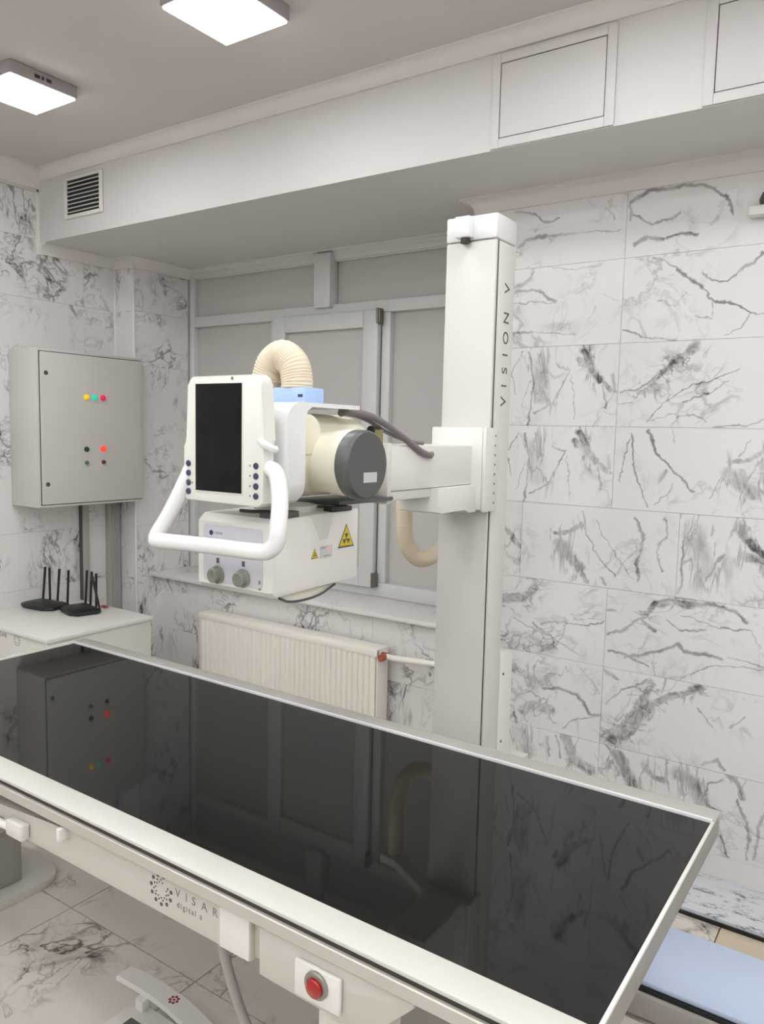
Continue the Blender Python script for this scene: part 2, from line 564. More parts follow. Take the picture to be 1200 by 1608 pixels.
VEINS = {
    (0, 0): [ (-0.031,0.111,0.014,0.05,0.0363,0.4), (0.165,0.139,0.199,0.058,0.026,0.5), (0.199,0.058,0.269,0.037,0.026,0.5), (0.085,0.119,0.1,0.052,0.0072,0.4), (0.125,0.139,0.151,0.055,0.0048,0.4) ],
    (0, 1): [ (-0.231,0.122,-0.19,0.066,0.0268,0.5), (-0.19,0.066,-0.16,0.017,0.0268,0.5), (-0.129,0.111,-0.092,0.074,0.015,0.45), (-0.092,0.074,-0.047,0.067,0.015,0.45), (-0.006,0.107,0.046,0.084,0.032,0.48), (0.046,0.084,0.069,0.036,0.032,0.48), (0.085,0.059,0.095,0.098,0.0045,0.55), (0.095,0.098,0.142,0.125,0.0045,0.55), (0.148,0.158,0.193,0.126,0.0113,0.5), (0.193,0.126,0.208,0.077,0.0113,0.5), (0.19,0.063,0.225,0.002,0.0057,0.55), (0.225,0.002,0.241,-0.064,0.0057,0.55), (0.241,-0.064,0.238,-0.136,0.0057,0.55), (0.276,0.045,0.26,-0.058,0.0052,0.5), (0.26,-0.058,0.264,-0.127,0.0052,0.5), (0.146,-0.077,0.175,-0.149,0.0041,0.5), (0.099,0.027,0.137,0.007,0.0052,0.5), (-0.045,0.179,-0.048,0.077,0.0046,0.4), (-0.279,0.158,-0.219,0.077,0.007,0.45) ],
    (1, 0): [ (-0.014,-0.092,0.037,-0.056,0.0237,0.55), (0.037,-0.056,0.1,-0.067,0.0237,0.55), (0.065,0.016,0.136,0.031,0.0075,0.55), (0.136,0.031,0.206,0.016,0.0075,0.55), (0.206,0.016,0.258,-0.041,0.0075,0.55), (0.258,-0.041,0.295,-0.047,0.0075,0.55), (-0.033,-0.158,-0.051,-0.111,0.0048,0.4), (0.153,-0.124,0.191,-0.081,0.0035,0.4), (0.191,-0.081,0.287,-0.044,0.0035,0.4), (0.023,0.027,0.093,0.081,0.0408,0.25), (-0.076,0.079,0.054,0.034,0.0176,0.4) ],
    (1, 1): [ (-0.287,0.01,-0.225,0.071,0.0039,0.5), (-0.225,0.071,-0.138,0.126,0.0039,0.5), (-0.252,-0.121,-0.174,-0.031,0.0262,0.55), (-0.174,-0.031,-0.124,0.037,0.0262,0.55), (-0.124,0.037,-0.04,0.096,0.0144,0.55), (-0.04,0.096,0.049,0.138,0.0144,0.55), (-0.159,0.029,-0.12,0.121,0.0168,0.5), (-0.294,0.133,-0.246,0.109,0.0079,0.45), (-0.069,0.149,-0.08,0.101,0.0055,0.45), (-0.271,-0.13,-0.189,-0.091,0.0091,0.5), (-0.189,-0.091,-0.14,-0.004,0.0091,0.5), (0.045,0.065,0.102,0.007,0.0028,0.45), (0.154,0.015,0.198,0.064,0.0028,0.45), (0.074,-0.135,0.121,-0.105,0.0068,0.5), (0.121,-0.105,0.143,-0.134,0.0068,0.5) ],
    (2, 0): [ (-0.12,0.051,-0.035,0.068,0.0231,0.55), (-0.035,0.068,0.005,0.113,0.0231,0.55), (-0.07,-0.108,0.068,-0.124,0.0523,0.24), (0.012,-0.025,0.086,-0.072,0.0052,0.5), (0.086,-0.072,0.103,-0.118,0.0052,0.5), (0.043,-0.025,0.143,-0.004,0.0028,0.5), (0.143,-0.004,0.231,-0.009,0.0028,0.5), (0.231,-0.009,0.296,0.025,0.0028,0.5), (-0.074,-0.018,0.065,-0.065,0.0029,0.35), (0.065,-0.065,0.198,-0.12,0.0029,0.35) ],
    (2, 1): [ (-0.297,0.073,-0.264,0.068,0.005,0.35), (-0.292,-0.025,-0.211,0.016,0.0055,0.6), (-0.211,0.016,-0.16,0.061,0.0055,0.6), (-0.16,0.066,-0.128,0.112,0.0119,0.6), (-0.128,0.112,-0.077,0.132,0.0119,0.6), (-0.077,0.132,0.007,0.131,0.0119,0.6), (0.007,0.131,0.087,0.143,0.0075,0.6), (0.087,0.143,0.144,0.125,0.0075,0.6), (0.144,0.125,0.177,0.092,0.0075,0.6), (-0.168,0.051,-0.122,0.017,0.0088,0.5), (-0.082,0.064,-0.037,0.027,0.0033,0.5), (-0.037,0.027,0.053,0.05,0.0033,0.5), (-0.032,0.09,0.092,0.065,0.0027,0.5), (0.092,0.065,0.201,0.066,0.0027,0.5), (0.201,0.066,0.232,0.012,0.0027,0.5), (-0.288,-0.09,-0.224,-0.088,0.0045,0.55), (-0.224,-0.088,-0.132,-0.117,0.0045,0.55), (-0.223,-0.097,-0.109,-0.058,0.0066,0.55), (-0.109,-0.058,-0.034,-0.018,0.0066,0.55), (-0.034,-0.018,0,-0.038,0.0066,0.55), (0,-0.038,0.066,-0.035,0.0071,0.55), (0.066,-0.035,0.115,-0.044,0.0071,0.55), (0.13,-0.032,0.243,-0.045,0.0027,0.35), (-0.059,-0.176,0.069,-0.079,0.0027,0.4), (0.069,-0.079,0.243,-0.054,0.0027,0.4) ],
    (3, 0): [ (0.223,0.046,0.279,-0.009,0.0126,0.55), (0.279,-0.009,0.334,-0.072,0.0126,0.55) ],
    (3, 1): [ (-0.158,0.036,-0.099,0.051,0.01,0.4), (-0.099,0.051,-0.053,0.083,0.01,0.4), (-0.136,-0.01,-0.054,-0.086,0.0279,0.42), (-0.075,-0.042,-0.022,-0.139,0.01,0.5), (-0.05,0.13,-0.036,0.038,0.0033,0.5), (-0.036,0.038,0.03,-0.049,0.0033,0.5), (0.03,-0.049,0.079,-0.099,0.0033,0.5), (-0.006,0.106,0.025,0.053,0.0022,0.4), (0.025,0.053,0.133,-0.092,0.0022,0.4), (0.029,-0.114,0.046,-0.138,0.005,0.5), (0.14,0.117,0.179,0.049,0.0054,0.55), (0.179,0.049,0.157,-0.034,0.0054,0.55), (0.157,-0.034,0.163,-0.106,0.0054,0.55), (0.252,0.127,0.264,0.075,0.0038,0.5), (0.264,0.075,0.225,-0,0.0038,0.5), (0.225,-0,0.248,-0.06,0.0038,0.5) ],
    (3, 2): [ (-0.254,0.091,-0.205,-0.034,0.0426,0.28), (-0.145,0.016,-0.203,-0.077,0.0053,0.5), (-0.284,0.114,-0.281,-0.078,0.0048,0.5), (-0.281,-0.078,-0.291,-0.141,0.0048,0.5), (-0.105,0.121,-0.071,0.066,0.0189,0.55), (-0.071,0.066,-0.03,0.028,0.0189,0.55), (-0.091,0.022,-0.029,0.004,0.0126,0.35) ],
    (4, 0): [ (-0.013,0.078,0.002,-0.049,0.0349,0.3), (-0.056,0.119,-0.036,-0.017,0.0045,0.55), (-0.036,-0.017,-0.041,-0.102,0.0045,0.55), (-0.041,-0.102,-0.05,-0.163,0.0045,0.55), (0.059,0.071,0.112,0.056,0.0045,0.45), (0.112,0.056,0.056,-0.063,0.0045,0.45), (0.056,-0.063,-0.022,-0.118,0.0045,0.45), (0.16,0.123,0.197,0.059,0.0165,0.6), (0.197,0.059,0.233,0.02,0.0165,0.6), (0.233,0.02,0.288,-0.018,0.0097,0.45), (0.141,0.09,0.206,0.051,0.0117,0.5), (-0.088,0.123,-0.132,0.04,0.0025,0.45), (-0.132,0.04,-0.114,-0.046,0.0025,0.45), (-0.051,0.008,-0.088,-0.105,0.002,0.4), (0.242,-0.004,0.256,-0.085,0.0034,0.45), (0.122,0.04,0.138,-0.125,0.002,0.35), (0.272,0.045,0.287,-0.002,0.0067,0.3) ],
    (4, 1): [ (-0.185,0.137,-0.154,0.068,0.0042,0.6), (-0.154,0.068,-0.114,0.024,0.0042,0.6), (-0.114,0.024,-0.052,-0.027,0.0042,0.6), (-0.052,-0.027,-0.013,-0.071,0.0042,0.6), (-0.273,-0.047,-0.249,0.105,0.0024,0.5), (-0.242,0.128,-0.228,0.003,0.0038,0.55), (-0.228,0.003,-0.192,-0.074,0.0038,0.55), (-0.192,-0.074,-0.173,-0.136,0.0038,0.55), (-0.137,-0.039,-0.116,-0.004,0.0076,0.5), (-0.087,-0.044,-0.107,-0.092,0.0028,0.4), (-0.107,-0.092,-0.143,-0.126,0.0028,0.4), (0.093,0.039,0.141,0.041,0.0083,0.4), (0.141,0.041,0.199,0.072,0.0083,0.4), (0.096,-0.005,0.175,-0.067,0.0279,0.35), (0.137,0.005,0.169,-0.082,0.0111,0.5), (0.088,0.01,0.039,-0.09,0.0023,0.4), (0.15,0.107,0.127,0.055,0.0028,0.4), (-0.098,0.139,-0.089,0.101,0.0024,0.3) ],
    (5, 0): [ (-0.007,0.088,0.007,-0.036,0.0349,0.3), (-0.05,0.131,-0.03,-0.003,0.0045,0.55), (-0.03,-0.003,-0.035,-0.086,0.0045,0.55), (-0.035,-0.086,-0.044,-0.145,0.0045,0.55), (0.064,0.078,0.116,0.06,0.0045,0.45), (0.116,0.06,0.061,-0.053,0.0045,0.45), (0.061,-0.053,-0.017,-0.103,0.0045,0.45), (0.164,0.123,0.2,0.058,0.0166,0.6), (0.2,0.058,0.235,0.018,0.0166,0.6), (0.235,0.018,0.29,-0.023,0.0097,0.45), (0.144,0.092,0.209,0.05,0.0117,0.5), (-0.082,0.136,-0.125,0.058,0.0025,0.45), (-0.125,0.058,-0.107,-0.027,0.0025,0.45), (-0.045,0.023,-0.081,-0.086,0.002,0.4), (0.245,-0.006,0.259,-0.086,0.0034,0.45), (0.126,0.044,0.142,-0.119,0.002,0.35), (0.275,0.04,0.289,-0.007,0.0068,0.3) ],
    (5, 1): [ (-0.036,0.133,-0.063,0.109,0.0161,0.62), (-0.063,0.109,-0.105,0.08,0.0161,0.62), (-0.105,0.08,-0.147,0.044,0.0123,0.6), (-0.147,0.044,-0.175,0.003,0.0123,0.6), (-0.168,0.014,-0.232,-0.012,0.0043,0.55), (-0.232,-0.012,-0.29,-0.027,0.0043,0.55), (-0.227,-0.02,-0.166,-0.028,0.0086,0.3), (0.104,0.049,0.007,0.007,0.0024,0.55), (0.007,0.007,-0.07,-0.014,0.0024,0.55), (-0.07,-0.014,-0.127,-0.055,0.0024,0.55), (-0.127,-0.055,-0.191,-0.128,0.0024,0.55), (0.016,-0.026,-0.067,-0.059,0.0033,0.6), (0.076,0.01,0.023,-0.026,0.0023,0.4), (-0.295,-0.07,-0.21,-0.047,0.0019,0.3), (-0.086,-0.112,-0.021,-0.108,0.0028,0.4), (-0.021,-0.108,0.012,-0.13,0.0028,0.4), (0.191,-0.117,0.14,-0.139,0.0032,0.45), (0.14,-0.139,0.031,-0.146,0.0032,0.45), (-0.191,-0.128,-0.094,-0.104,0.0019,0.35) ],
    (6, 0): [ (-0.12,0.084,-0.058,0.111,0.0123,0.35), (-0.12,0.067,-0.029,0.064,0.0061,0.55), (-0.029,0.064,0.044,0.014,0.0061,0.55), (-0.127,0.022,0.044,0.012,0.0025,0.4), (0.236,0.023,0.285,0.004,0.0024,0.3), (0.175,-0.059,0.205,-0.013,0.0025,0.3), (-0.131,-0.094,-0.04,-0.095,0.0061,0.45), (-0.04,-0.095,0.127,-0.108,0.0025,0.3), (0.007,0.146,0.115,0.127,0.0025,0.3), (0.115,0.127,0.214,0.134,0.0025,0.3) ],
    (6, 1): [ (-0.2,0.143,-0.116,0.1,0.0034,0.6), (-0.112,0.096,-0.078,0.059,0.0072,0.75), (-0.078,0.059,-0.033,0.023,0.0072,0.75), (-0.033,0.019,0.015,-0.021,0.0038,0.6), (0.015,-0.021,0.074,-0.032,0.0038,0.6), (0.074,-0.032,0.13,-0.071,0.0038,0.6), (0.13,-0.071,0.169,-0.081,0.0033,0.5), (-0.029,0.077,-0.01,0.05,0.0033,0.5), (-0.01,0.05,0.049,0.041,0.0033,0.5), (0.049,0.041,0.087,0.073,0.0033,0.5), (0.087,0.076,0.126,0.087,0.0052,0.6), (0.126,0.087,0.15,0.119,0.0052,0.6), (-0.169,-0.013,-0.116,-0.029,0.0024,0.45), (-0.116,-0.029,-0.082,0.016,0.0024,0.45), (-0.045,-0.067,0.008,-0.081,0.0033,0.5), (0.008,-0.081,0.008,-0.02,0.0019,0.35), (0.13,-0.071,0.099,-0.119,0.0028,0.4), (0.099,-0.119,0.053,-0.138,0.0028,0.4), (-0.298,-0.105,-0.176,-0.138,0.0034,0.5), (-0.176,-0.138,-0.109,-0.146,0.0034,0.5) ],
    (7, 0): [ (-0.133,0.072,-0.051,0.045,0.0052,0.5), (-0.051,0.045,-0.018,0.009,0.0052,0.5), (-0.018,0.009,0.038,0.022,0.0052,0.5), (-0.118,-0.068,-0.083,-0.04,0.0082,0.6), (-0.083,-0.04,-0.003,-0.033,0.0082,0.6), (-0.003,-0.033,0.109,-0.038,0.0061,0.5), (0.109,-0.038,0.191,-0.041,0.0025,0.35), (0.191,-0.041,0.279,-0.048,0.0025,0.35), (0.227,0.031,0.261,-0.008,0.004,0.4) ],
    (7, 1): [ (-0.291,0.046,-0.22,0.069,0.0079,0.6), (-0.22,0.069,-0.111,0.074,0.0079,0.6), (-0.111,0.074,-0.033,0.059,0.0079,0.6), (-0.033,0.059,0.032,0.014,0.0058,0.6), (0.032,0.014,0.055,-0.041,0.0058,0.6), (-0.291,0.042,-0.284,-0.018,0.007,0.4), (-0.277,-0.001,-0.207,-0.04,0.0044,0.5), (-0.207,-0.04,-0.148,-0.036,0.0044,0.5), (-0.148,-0.036,-0.12,-0.014,0.0044,0.5), (-0.271,-0.11,-0.227,-0.085,0.0073,0.6), (-0.227,-0.085,-0.166,-0.096,0.0073,0.6), (-0.152,-0.094,-0.108,-0.088,0.0063,0.55), (-0.108,-0.088,-0.051,-0.1,0.0063,0.55) ],
}

_vm = {}
def back_mat(r, c):
    if (r, c) in VEINS:
        if (r, c) not in _vm:
            _vm[(r, c)] = marble('marble_tile_printed', r * 3 + c, 0.5, 0.62, dark=srgb(74, 76, 82), segs=VEINS[(r, c)], grain=(1, 1, .3) if (r in (0, 3, 4) or (r, c) == (5, 0)) else ((.45, 1, 1) if r in (2, 6, 7) else (.8, 1, .8)))
        return _vm[(r, c)]
    return M['marble']

# right part of the back wall
for i in range(len(ROWS) - 1):
    z0, z1 = ROWS[i], min(ROWS[i + 1], CEIL - .0)
    if z0 >= 2.5:
        break
    z1 = min(z1, 2.50)
    r = i - 1
    x0 = -1.88 if r == 3 else XN
    for c in range(5):
        a, b = x0 + .6 * c, x0 + .6 * (c + 1)
        full = (a, b)
        a, b = max(a, XN), min(b, XR)
        if b - a < .03:
            continue
        mat = back_mat(r, c) if r >= 0 else M['marble_faint']
        t = put_tile(wall_back, mat, a, b, z0, z1, lambda u: (u, YB), 0)
        if (r, c) in VEINS and (a, b) != full:     # a cut tile keeps the print of its full size
            me = t.data.copy()
            dx = (a + b) / 2 - (full[0] + full[1]) / 2
            me.transform(Matrix.Translation((dx, 0, 0)))
            t.data = me
            t.location.x -= dx
        if r >= 0 and z1 - z0 < .298 and (r, c) in VEINS:
            me = t.data.copy()
            dz = (z0 + z1) / 2 - (ROWS[i] + .15)
            me.transform(Matrix.Translation((0, 0, dz)))
            t.data = me
            t.location.z -= dz

def strip(parent, cuts, zs, place, rot, mats):
    for i in range(len(zs) - 1):
        for a, b in zip(cuts[:-1], cuts[1:]):
            put_tile(parent, M[random.choice(mats)], a, b, zs[i], zs[i + 1], place, rot)

# left wall
LM = ['marble', 'marble', 'marble_v', 'marble']
zl = [z for z in ROWS if z < 2.7] + [2.75]
strip(wall_left, [-1.55, -.95, -.35, .25, .85, 1.45, 2.05, 2.65, 2.85], zl, lambda u: (XL, u), math.pi / 2, LM)
zc = [z for z in ROWS if z < 2.4] + [2.46]
strip(chase, [2.85, 3.24], zc, lambda u: (XC, u), math.pi / 2, ['marble', 'marble_v'])
strip(chase, [XL, XC], zc, lambda u: (u, 2.85), 0, ['marble', 'marble_v'])
# parapet under the window
strip(wall_back, [XC, -3.28, -2.68, -2.08, XN], [0, .106, .406, .70], lambda u: (u, 2.985), 0, ['marble', 'marble_v'])

# floor tiles
fx = [-2.17 + .585 * k for k in range(-3, 7)]
fy = [1.43 + .6 * k for k in range(-6, 4)]
fme = MB().box(-.2905, .2905, -.298, .298, -.01, 0).mesh('floor_tile_mesh')
fme.materials.append(M['floor_tile'])
for i in range(len(fx) - 1):
    for j in range(len(fy) - 1):
        o = bpy.data.objects.new('floor_tile', fme)
        COL.objects.link(o)
        o.parent = floor
        o.location = ((fx[i] + fx[i + 1]) / 2, (fy[j] + fy[j + 1]) / 2, 0)
        if (fx[i] > -.8 and fy[j] > 1.9):
            o.material_slots[0].link = 'OBJECT'
            o.material_slots[0].material = M['warm_lit_tile']

# ------------------------------------------------------------------ bulkhead, mouldings
bulkhead = structure('bulkhead', MB().box(XL - .05, XR + .05, BULK_Y, YW + .05, SOFFIT, CEIL + .02), M['bulk'])

def cove_profile(s, n=6):
    """concave quarter moulding, corner at origin, legs along +u and -v"""
    pts = [(0, 0), (s, 0), (s, -s * .12)]
    for k in range(n + 1):
        a = math.radians(90 * k / n)
        pts.append((s * .95 - s * .8 * math.sin(a), -s * .95 + s * .8 * math.cos(a)) if False else (s * .92 - s * .74 * math.sin(a), -s * .12 - s * .74 * (1 - math.cos(a))))
    pts += [(s * .18, -s), (0, -s)]
    return pts

def cove(name, axis, at, corner_z, sgn, a0, a1, s):
    pr = [(at + sgn * u, corner_z + v) for u, v in cove_profile(s)]
    return structure(name, MB().prism(pr, axis, a0, a1), M['cove'])

cove('trim_1', 'x', BULK_Y, CEIL, -1, XL, XR, .05)              # ceiling to bulkhead
cove('trim_2', 'y', XL, CEIL, 1, YF, BULK_Y, .09)               # ceiling to left wall
# one mitred moulding under the soffit: left wall, pipe chase, window, niche jamb, tiled wall
path = [(XL, BULK_Y + .002), (XL, 2.85), (XC, 2.85), (XC, YW + .012), (XN, YW + .012), (XN, YB), (XR, YB)]
mb = MB()
rings = []
for i, (px, py) in enumerate(path):
    nn = []
    for a, b in ((i - 1, i), (i, i + 1)):
        if a < 0 or b >= len(path):
            continue
        d = Vector((path[b][0] - path[a][0], path[b][1] - path[a][1], 0)).normalized()
        nn.append(Vector((d.y, -d.x, 0)))
    mv = nn[0] if len(nn) == 1 else nn[0] + nn[1]
    rings.append([mb.bm.verts.new((px + u * mv.x, py + u * mv.y, SOFFIT + v)) for u, v in cove_profile(.055)])
for A, B in zip(rings[:-1], rings[1:]):
    for k in range(len(A)):
        mb.bm.faces.new((A[k], A[(k + 1) % len(A)], B[(k + 1) % len(A)], B[k]))
mb.bm.faces.new(rings[0][::-1]); mb.bm.faces.new(rings[-1])
structure('trim_3', mb, M['cove'])
structure('trim_7', MB().box(XL, XL + .012, 2.375, 2.405, 2.43, 2.76, .003), M['white'])
structure('trim_8', MB().box(XL, XL + .012, YF, 2.39, 2.735, 2.752, .002), M['upvc'])
structure('trim_9', MB().box(XL, XL + .012, 2.836, 2.852, 0, 2.46, .002).box(XC - .012, XC + .004, 2.845, 2.858, 0, 2.46, .002), M['white_gloss'])

# ------------------------------------------------------------------ window
window = structure('window_1', MB().box(XC, XN, YW + .03, YW + .06, .70, SOFFIT), M['upvc'])
fr = M['upvc']
YG = YW + .022            # pane plane
def pane(x0, x1, z0, z1):
    return MB().box(x0, x1, YG, YG + .01, z0, z1).build('pane', M['blind'], window)
def member(x0, x1, z0, z1, y0=YW - .012, name='window_frame'):
    return MB().box(x0, x1, y0, YW + .035, z0, z1, .004).build(name, fr, window)
member(XC, -3.598, .725, 2.47)
member(-3.60, XN, 2.158, 2.218)
member(-3.60, XN, .728, .80)
member(-3.60, XN, 2.44, 2.48)
member(-2.985, -2.94, .80, 2.158)
member(-2.245, -2.195, .80, 2.158)
member(-1.60, XN, .80, 2.158)
MB().box(-2.66, -2.553, YW - .045, YW + .03, 2.20, 2.475, .004).build('mullion', fr, window)
pane(-3.60, -2.66, 2.21, 2.45)
pane(-2.55, XN, 2.21, 2.45)
pane(-3.60, -2.98, .79, 2.162)
pane(-2.20, -1.6, .79, 2.162)
s0 = YW - .04
sash = MB().box(-2.945, -2.862, s0, YW, .775, 2.168, .004).box(-2.342, -2.252, s0, YW, .775, 2.168, .004).box(-2.862, -2.342, s0, YW, 2.085, 2.168, .004).box(-2.862, -2.342, s0, YW, .775, .865, .004).build('sash', fr, window)
MB().box(-2.87, -2.335, YW - .012, YW - .004, .86, 2.09).build('pane', M['blind'], sash)
for z in (2.10, .78):
    MB().box(-2.256, -2.232, s0 - .012, s0 + .02, z, z + .072, .003).cyl((-2.246, s0 - .012, z + .036), (0, 0, 1), .007, .074, 12).build('hinge', M['hinge'], sash)
MB().box(XC, XN, 2.945, YW + .01, .705, .728, .004).build('window_sill', M['marble_faint'], window)
# ------------------------------------------------------------------ ceiling lights (30 x 30 cm LED panels on a grid; all but two are unseen, added for fill)
def light_parts(t):
    x, y, z = t.location
    h = .135
    fr = MB().box(x - h, x + h, y - h, y + h, CEIL - .046, CEIL - .001, .004)
    fr.build('housing', M['alu_dark'], t)
    MB().box(x - h + .007, x + h - .007, y - h + .007, y + h - .007, CEIL - .052, CEIL - .0455, .002).build('diffuser', M['diffuser'], t)
    MB().box(x + h - .001, x + h + .002, y - .04, y - .02, CEIL - .03, CEIL - .018).box(x + h - .001, x + h + .002, y - .012, y - .004, CEIL - .03, CEIL - .018).box(x + h - .001, x + h + .002, y + .006, y + .026, CEIL - .03, CEIL - .018).build('vent_slot', M['dark'], t)
M['alu_dark'] = plain('lamp_housing_grey', srgb(168, 160, 160), 0.5, var=0.02)
LX = (-2.865, -1.805, -.745, .315, 1.375, 2.435)
LY = (1.755, .955, .155, -.645, -1.445)
for j, y in enumerate(LY):
    for i, x in enumerate(LX):
        if j == 0 and i == 0:
            lab = 'small square white ceiling light nearest the left wall and the vent grille'
        elif j == 0 and i == 1:
            lab = 'square white ceiling light cut by the top edge, right of the other lit panel'
        else:
            lab = '%s added unseen fill light from the left wall in the %s row from the bulkhead' % (('first', 'second', 'third', 'fourth', 'fifth', 'sixth')[i], ('first', 'second', 'third', 'fourth', 'fifth')[j])
        light_parts(thing('ceiling_light', lab, 'ceiling light', (x, y, CEIL), 'square ceiling lights' if j == 0 and i < 2 else 'added fill lights out of view'))

# ------------------------------------------------------------------ ventilation grille on the bulkhead
g = thing('ventilation_grille', 'white square vent grille with dark slots on the bulkhead near the left wall', 'vent', (-3.414, BULK_Y, 2.667))
gx0, gx1, gz0, gz1 = -3.562, -3.266, 2.572, 2.764
y0, y1 = BULK_Y - .012, BULK_Y - .0005
MB().box(gx0, gx0 + .02, y0, y1, gz0, gz1, .003).box(gx1 - .02, gx1, y0, y1, gz0, gz1, .003).box(gx0 + .02, gx1 - .02, y0, y1, gz0, gz0 + .018, .003).box(gx0 + .02, gx1 - .02, y0, y1, gz1 - .012, gz1, .003).build('frame', M['white'], g)
MB().box(gx0 + .015, gx1 - .015, BULK_Y - .0025, BULK_Y - .0005, gz0 + .01, gz1 - .008).build('backing', M['black'], g)
for k in range(8):
    z = gz0 + .030 + k * .0192
    pr = [(BULK_Y - .0095, z - .0035), (BULK_Y - .0080, z - .0035), (BULK_Y - .003, z + .0045), (BULK_Y - .0045, z + .0045)]
    MB().prism(pr, 'x', gx0 + .02, gx1 - .02).build('slat', M['upvc'], g)

# ------------------------------------------------------------------ access hatches on the bulkhead
def hatch(x0, x1, label):
    t = thing('access_hatch', label, 'hatch', ((x0 + x1) / 2, BULK_Y, 2.62), 'bulkhead access hatches')
    z0, z1, f = 2.4925, 2.785, .03
    ya = BULK_Y - .007
    MB().box(x0, x0 + f, ya, BULK_Y - .0005, z0, z1, .002).box(x1 - f, x1, ya, BULK_Y - .0005, z0, z1, .002).box(x0 + f, x1 - f, ya, BULK_Y - .0005, z0, z0 + f, .002).box(x0 + f, x1 - f, ya, BULK_Y - .0005, z1 - f, z1, .002).build('frame', M['bulk'], t)
    MB().box(x0 + f + .0025, x1 - f - .0025, BULK_Y - .005, BULK_Y - .001, z0 + f + .0025, z1 - f - .0025, .0015).build('door', M['bulk'], t)
    MB().box(x0 + f - .001, x1 - f + .001, BULK_Y - .0009, BULK_Y - .0003, z0 + f - .001, z1 - f + .001).build('backing', M['conduit_dark'], t)
hatch(-1.236, -.827, 'white access hatch on the bulkhead above the tall column')
hatch(-.578, -.165, 'white access hatch on the bulkhead in the upper right corner')

# ------------------------------------------------------------------ wall sensor at the right edge
t = thing('wall_sensor', 'small white wall bracket with dark ring high at the right edge', 'sensor', (-.47, YB, 2.33))
MB().box(-.515, -.42, YB - .05, YB - .0005, 2.288, 2.318, .004).build('bracket', M['white'], t)
MB().lathe((-.455, YB - .026, 2.318), (0, 0, 1), [(0, 0), (0, .03), (.02, .034), (.04, .026), (.048, .012), (.05, 0)]).build('sensor_dome', M['conduit_dark'], t)

# ------------------------------------------------------------------ electrical cabinet
t = thing('electrical_cabinet', 'grey steel control cabinet with coloured lamps on the left wall', 'cabinet', (-3.68, 2.525, 1.155))
cy0, cy1, cz0, cz1, cx = 2.21, 2.842, 1.155, 1.937, -3.552
MB().box(XL + .0005, cx - .006, cy0, cy1, cz0, cz1, .004).build('body', M['cab'], t)
d = MB().box(cx - .008, cx + .004, cy0 + .016, cy1 - .016, cz0 + .016, cz1 - .016, .003).build('door', M['cab'], t)
MB().box(cx - .0065, cx - .0045, cy0 + .012, cy1 - .012, cz0 + .012, cz1 - .012).build('door_gasket', M['dark'], t)
xf = cx + .004
for z in (1.819, 1.272):
    MB().lathe((xf, 2.254, z), (1, 0, 0), [(-.001, .011), (.002, .011), (.003, .009), (.003, 0)], 16).box(xf + .002, xf + .004, 2.252, 2.256, z - .007, z + .007).build('lock', M['conduit_dark'], d)
def indicator(y, z, r, mat, name, label, ring='conduit_dark'):
    MB().lathe((xf, y, z), (1, 0, 0), [(-.001, r * 1.18), (.004, r * 1.18), (.005, r), (.012, r * .92), (.016, r * .6), (.0175, 0)], 20).build(name, M[mat], d, label=label)
indicator(2.477, 1.711, .0125, 'lamp_yellow', 'indicator_lamp', 'yellow indicator lamp')
indicator(2.526, 1.712, .0125, 'lamp_green', 'indicator_lamp', 'green indicator lamp')
indicator(2.576, 1.712, .0125, 'lamp_crimson', 'indicator_lamp', 'crimson indicator lamp')
indicator(2.474, 1.445, .0115, 'green_dark', 'push_button', 'dark green push button')
indicator(2.576, 1.446, .0135, 'lamp_red', 'push_button', 'lit red push button')
indicator(2.473, 1.376, .0085, 'green_grey', 'key_switch', 'small grey green switch')
indicator(2.575, 1.377, .0095, 'red_dark', 'key_switch', 'small dark red switch')
for y in (2.472, 2.575):
    MB().box(xf - .0005, xf + .0015, y - .022, y + .022, 1.336, 1.352).build('name_plate', M['label'], d)

# cable ducts below it
t = MB().box(XL + .0005, XL + .028, 2.602, 2.640, .002, 1.1535, .002).build('cable_duct', M['conduit'], None)
t['label'] = 'narrow grey cable duct under the cabinet, behind the right router'; t['category'] = 'duct'
MB().box(XL + .0005, XL + .022, 2.595, 2.6015, .002, 1.1535).build('shade_strip', M['conduit_dark'], t)  # dark strip stands in for the shaded side of the duct
t = thing('cable_duct', 'wide grey ribbed cable duct under the cabinet beside the corner trim', 'duct', (-3.78, 2.80, .0))
MB().box(XL + .0005, XL + .035, 2.765, 2.838, .02, 1.152, .002).build('duct_body', M['conduit'], t)
for k in range(5):
    y = 2.772 + k * .0135
    MB().box(XL + .035, XL + .039, y, y + .009, .02, 1.150, .001).build('rib', M['conduit'], t)

# ------------------------------------------------------------------ low white cabinet with routers
t = thing('low_cabinet', 'low white equipment cabinet standing against the left wall', 'cabinet', (-3.44, 2.22, 0))
MB().box(XL + .0005, -3.088, 1.945, 2.505, .03, .612, .004).build('body', M['off_white'], t)
MB().box(XL + .0005, -3.08, 1.935, 2.512, .612, .632, .003).build('top', M['white'], t)
MB().box(XL + .02, -3.11, 1.97, 2.49, 0, .03).build('plinth', M['dark'], t)
def emblem(mb, cx, cz, y, r, skip=()):
    """round emblem of dots on spokes round a ring, on a face looking to -y"""
    for k in range(11):
        if k in skip:
            continue
        a = math.radians(75 + k * 360 / 11)
        mb.cyl((cx + r * math.cos(a), y, cz + r * math.sin(a)), (0, 1, 0), r * .14, .0008, 10)
        mb.cyl((cx + .72 * r * math.cos(a + .25), y, cz + .72 * r * math.sin(a + .25)), (0, 1, 0), r * .07, .0008, 8)
        mb.cyl((cx + .55 * r * math.cos(a), y, cz + .55 * r * math.sin(a)), (0, 1, 0), r * .06, .0008, 8)
    return mb
mb = emblem(MB(), -3.330, .585, 1.9446, .024)
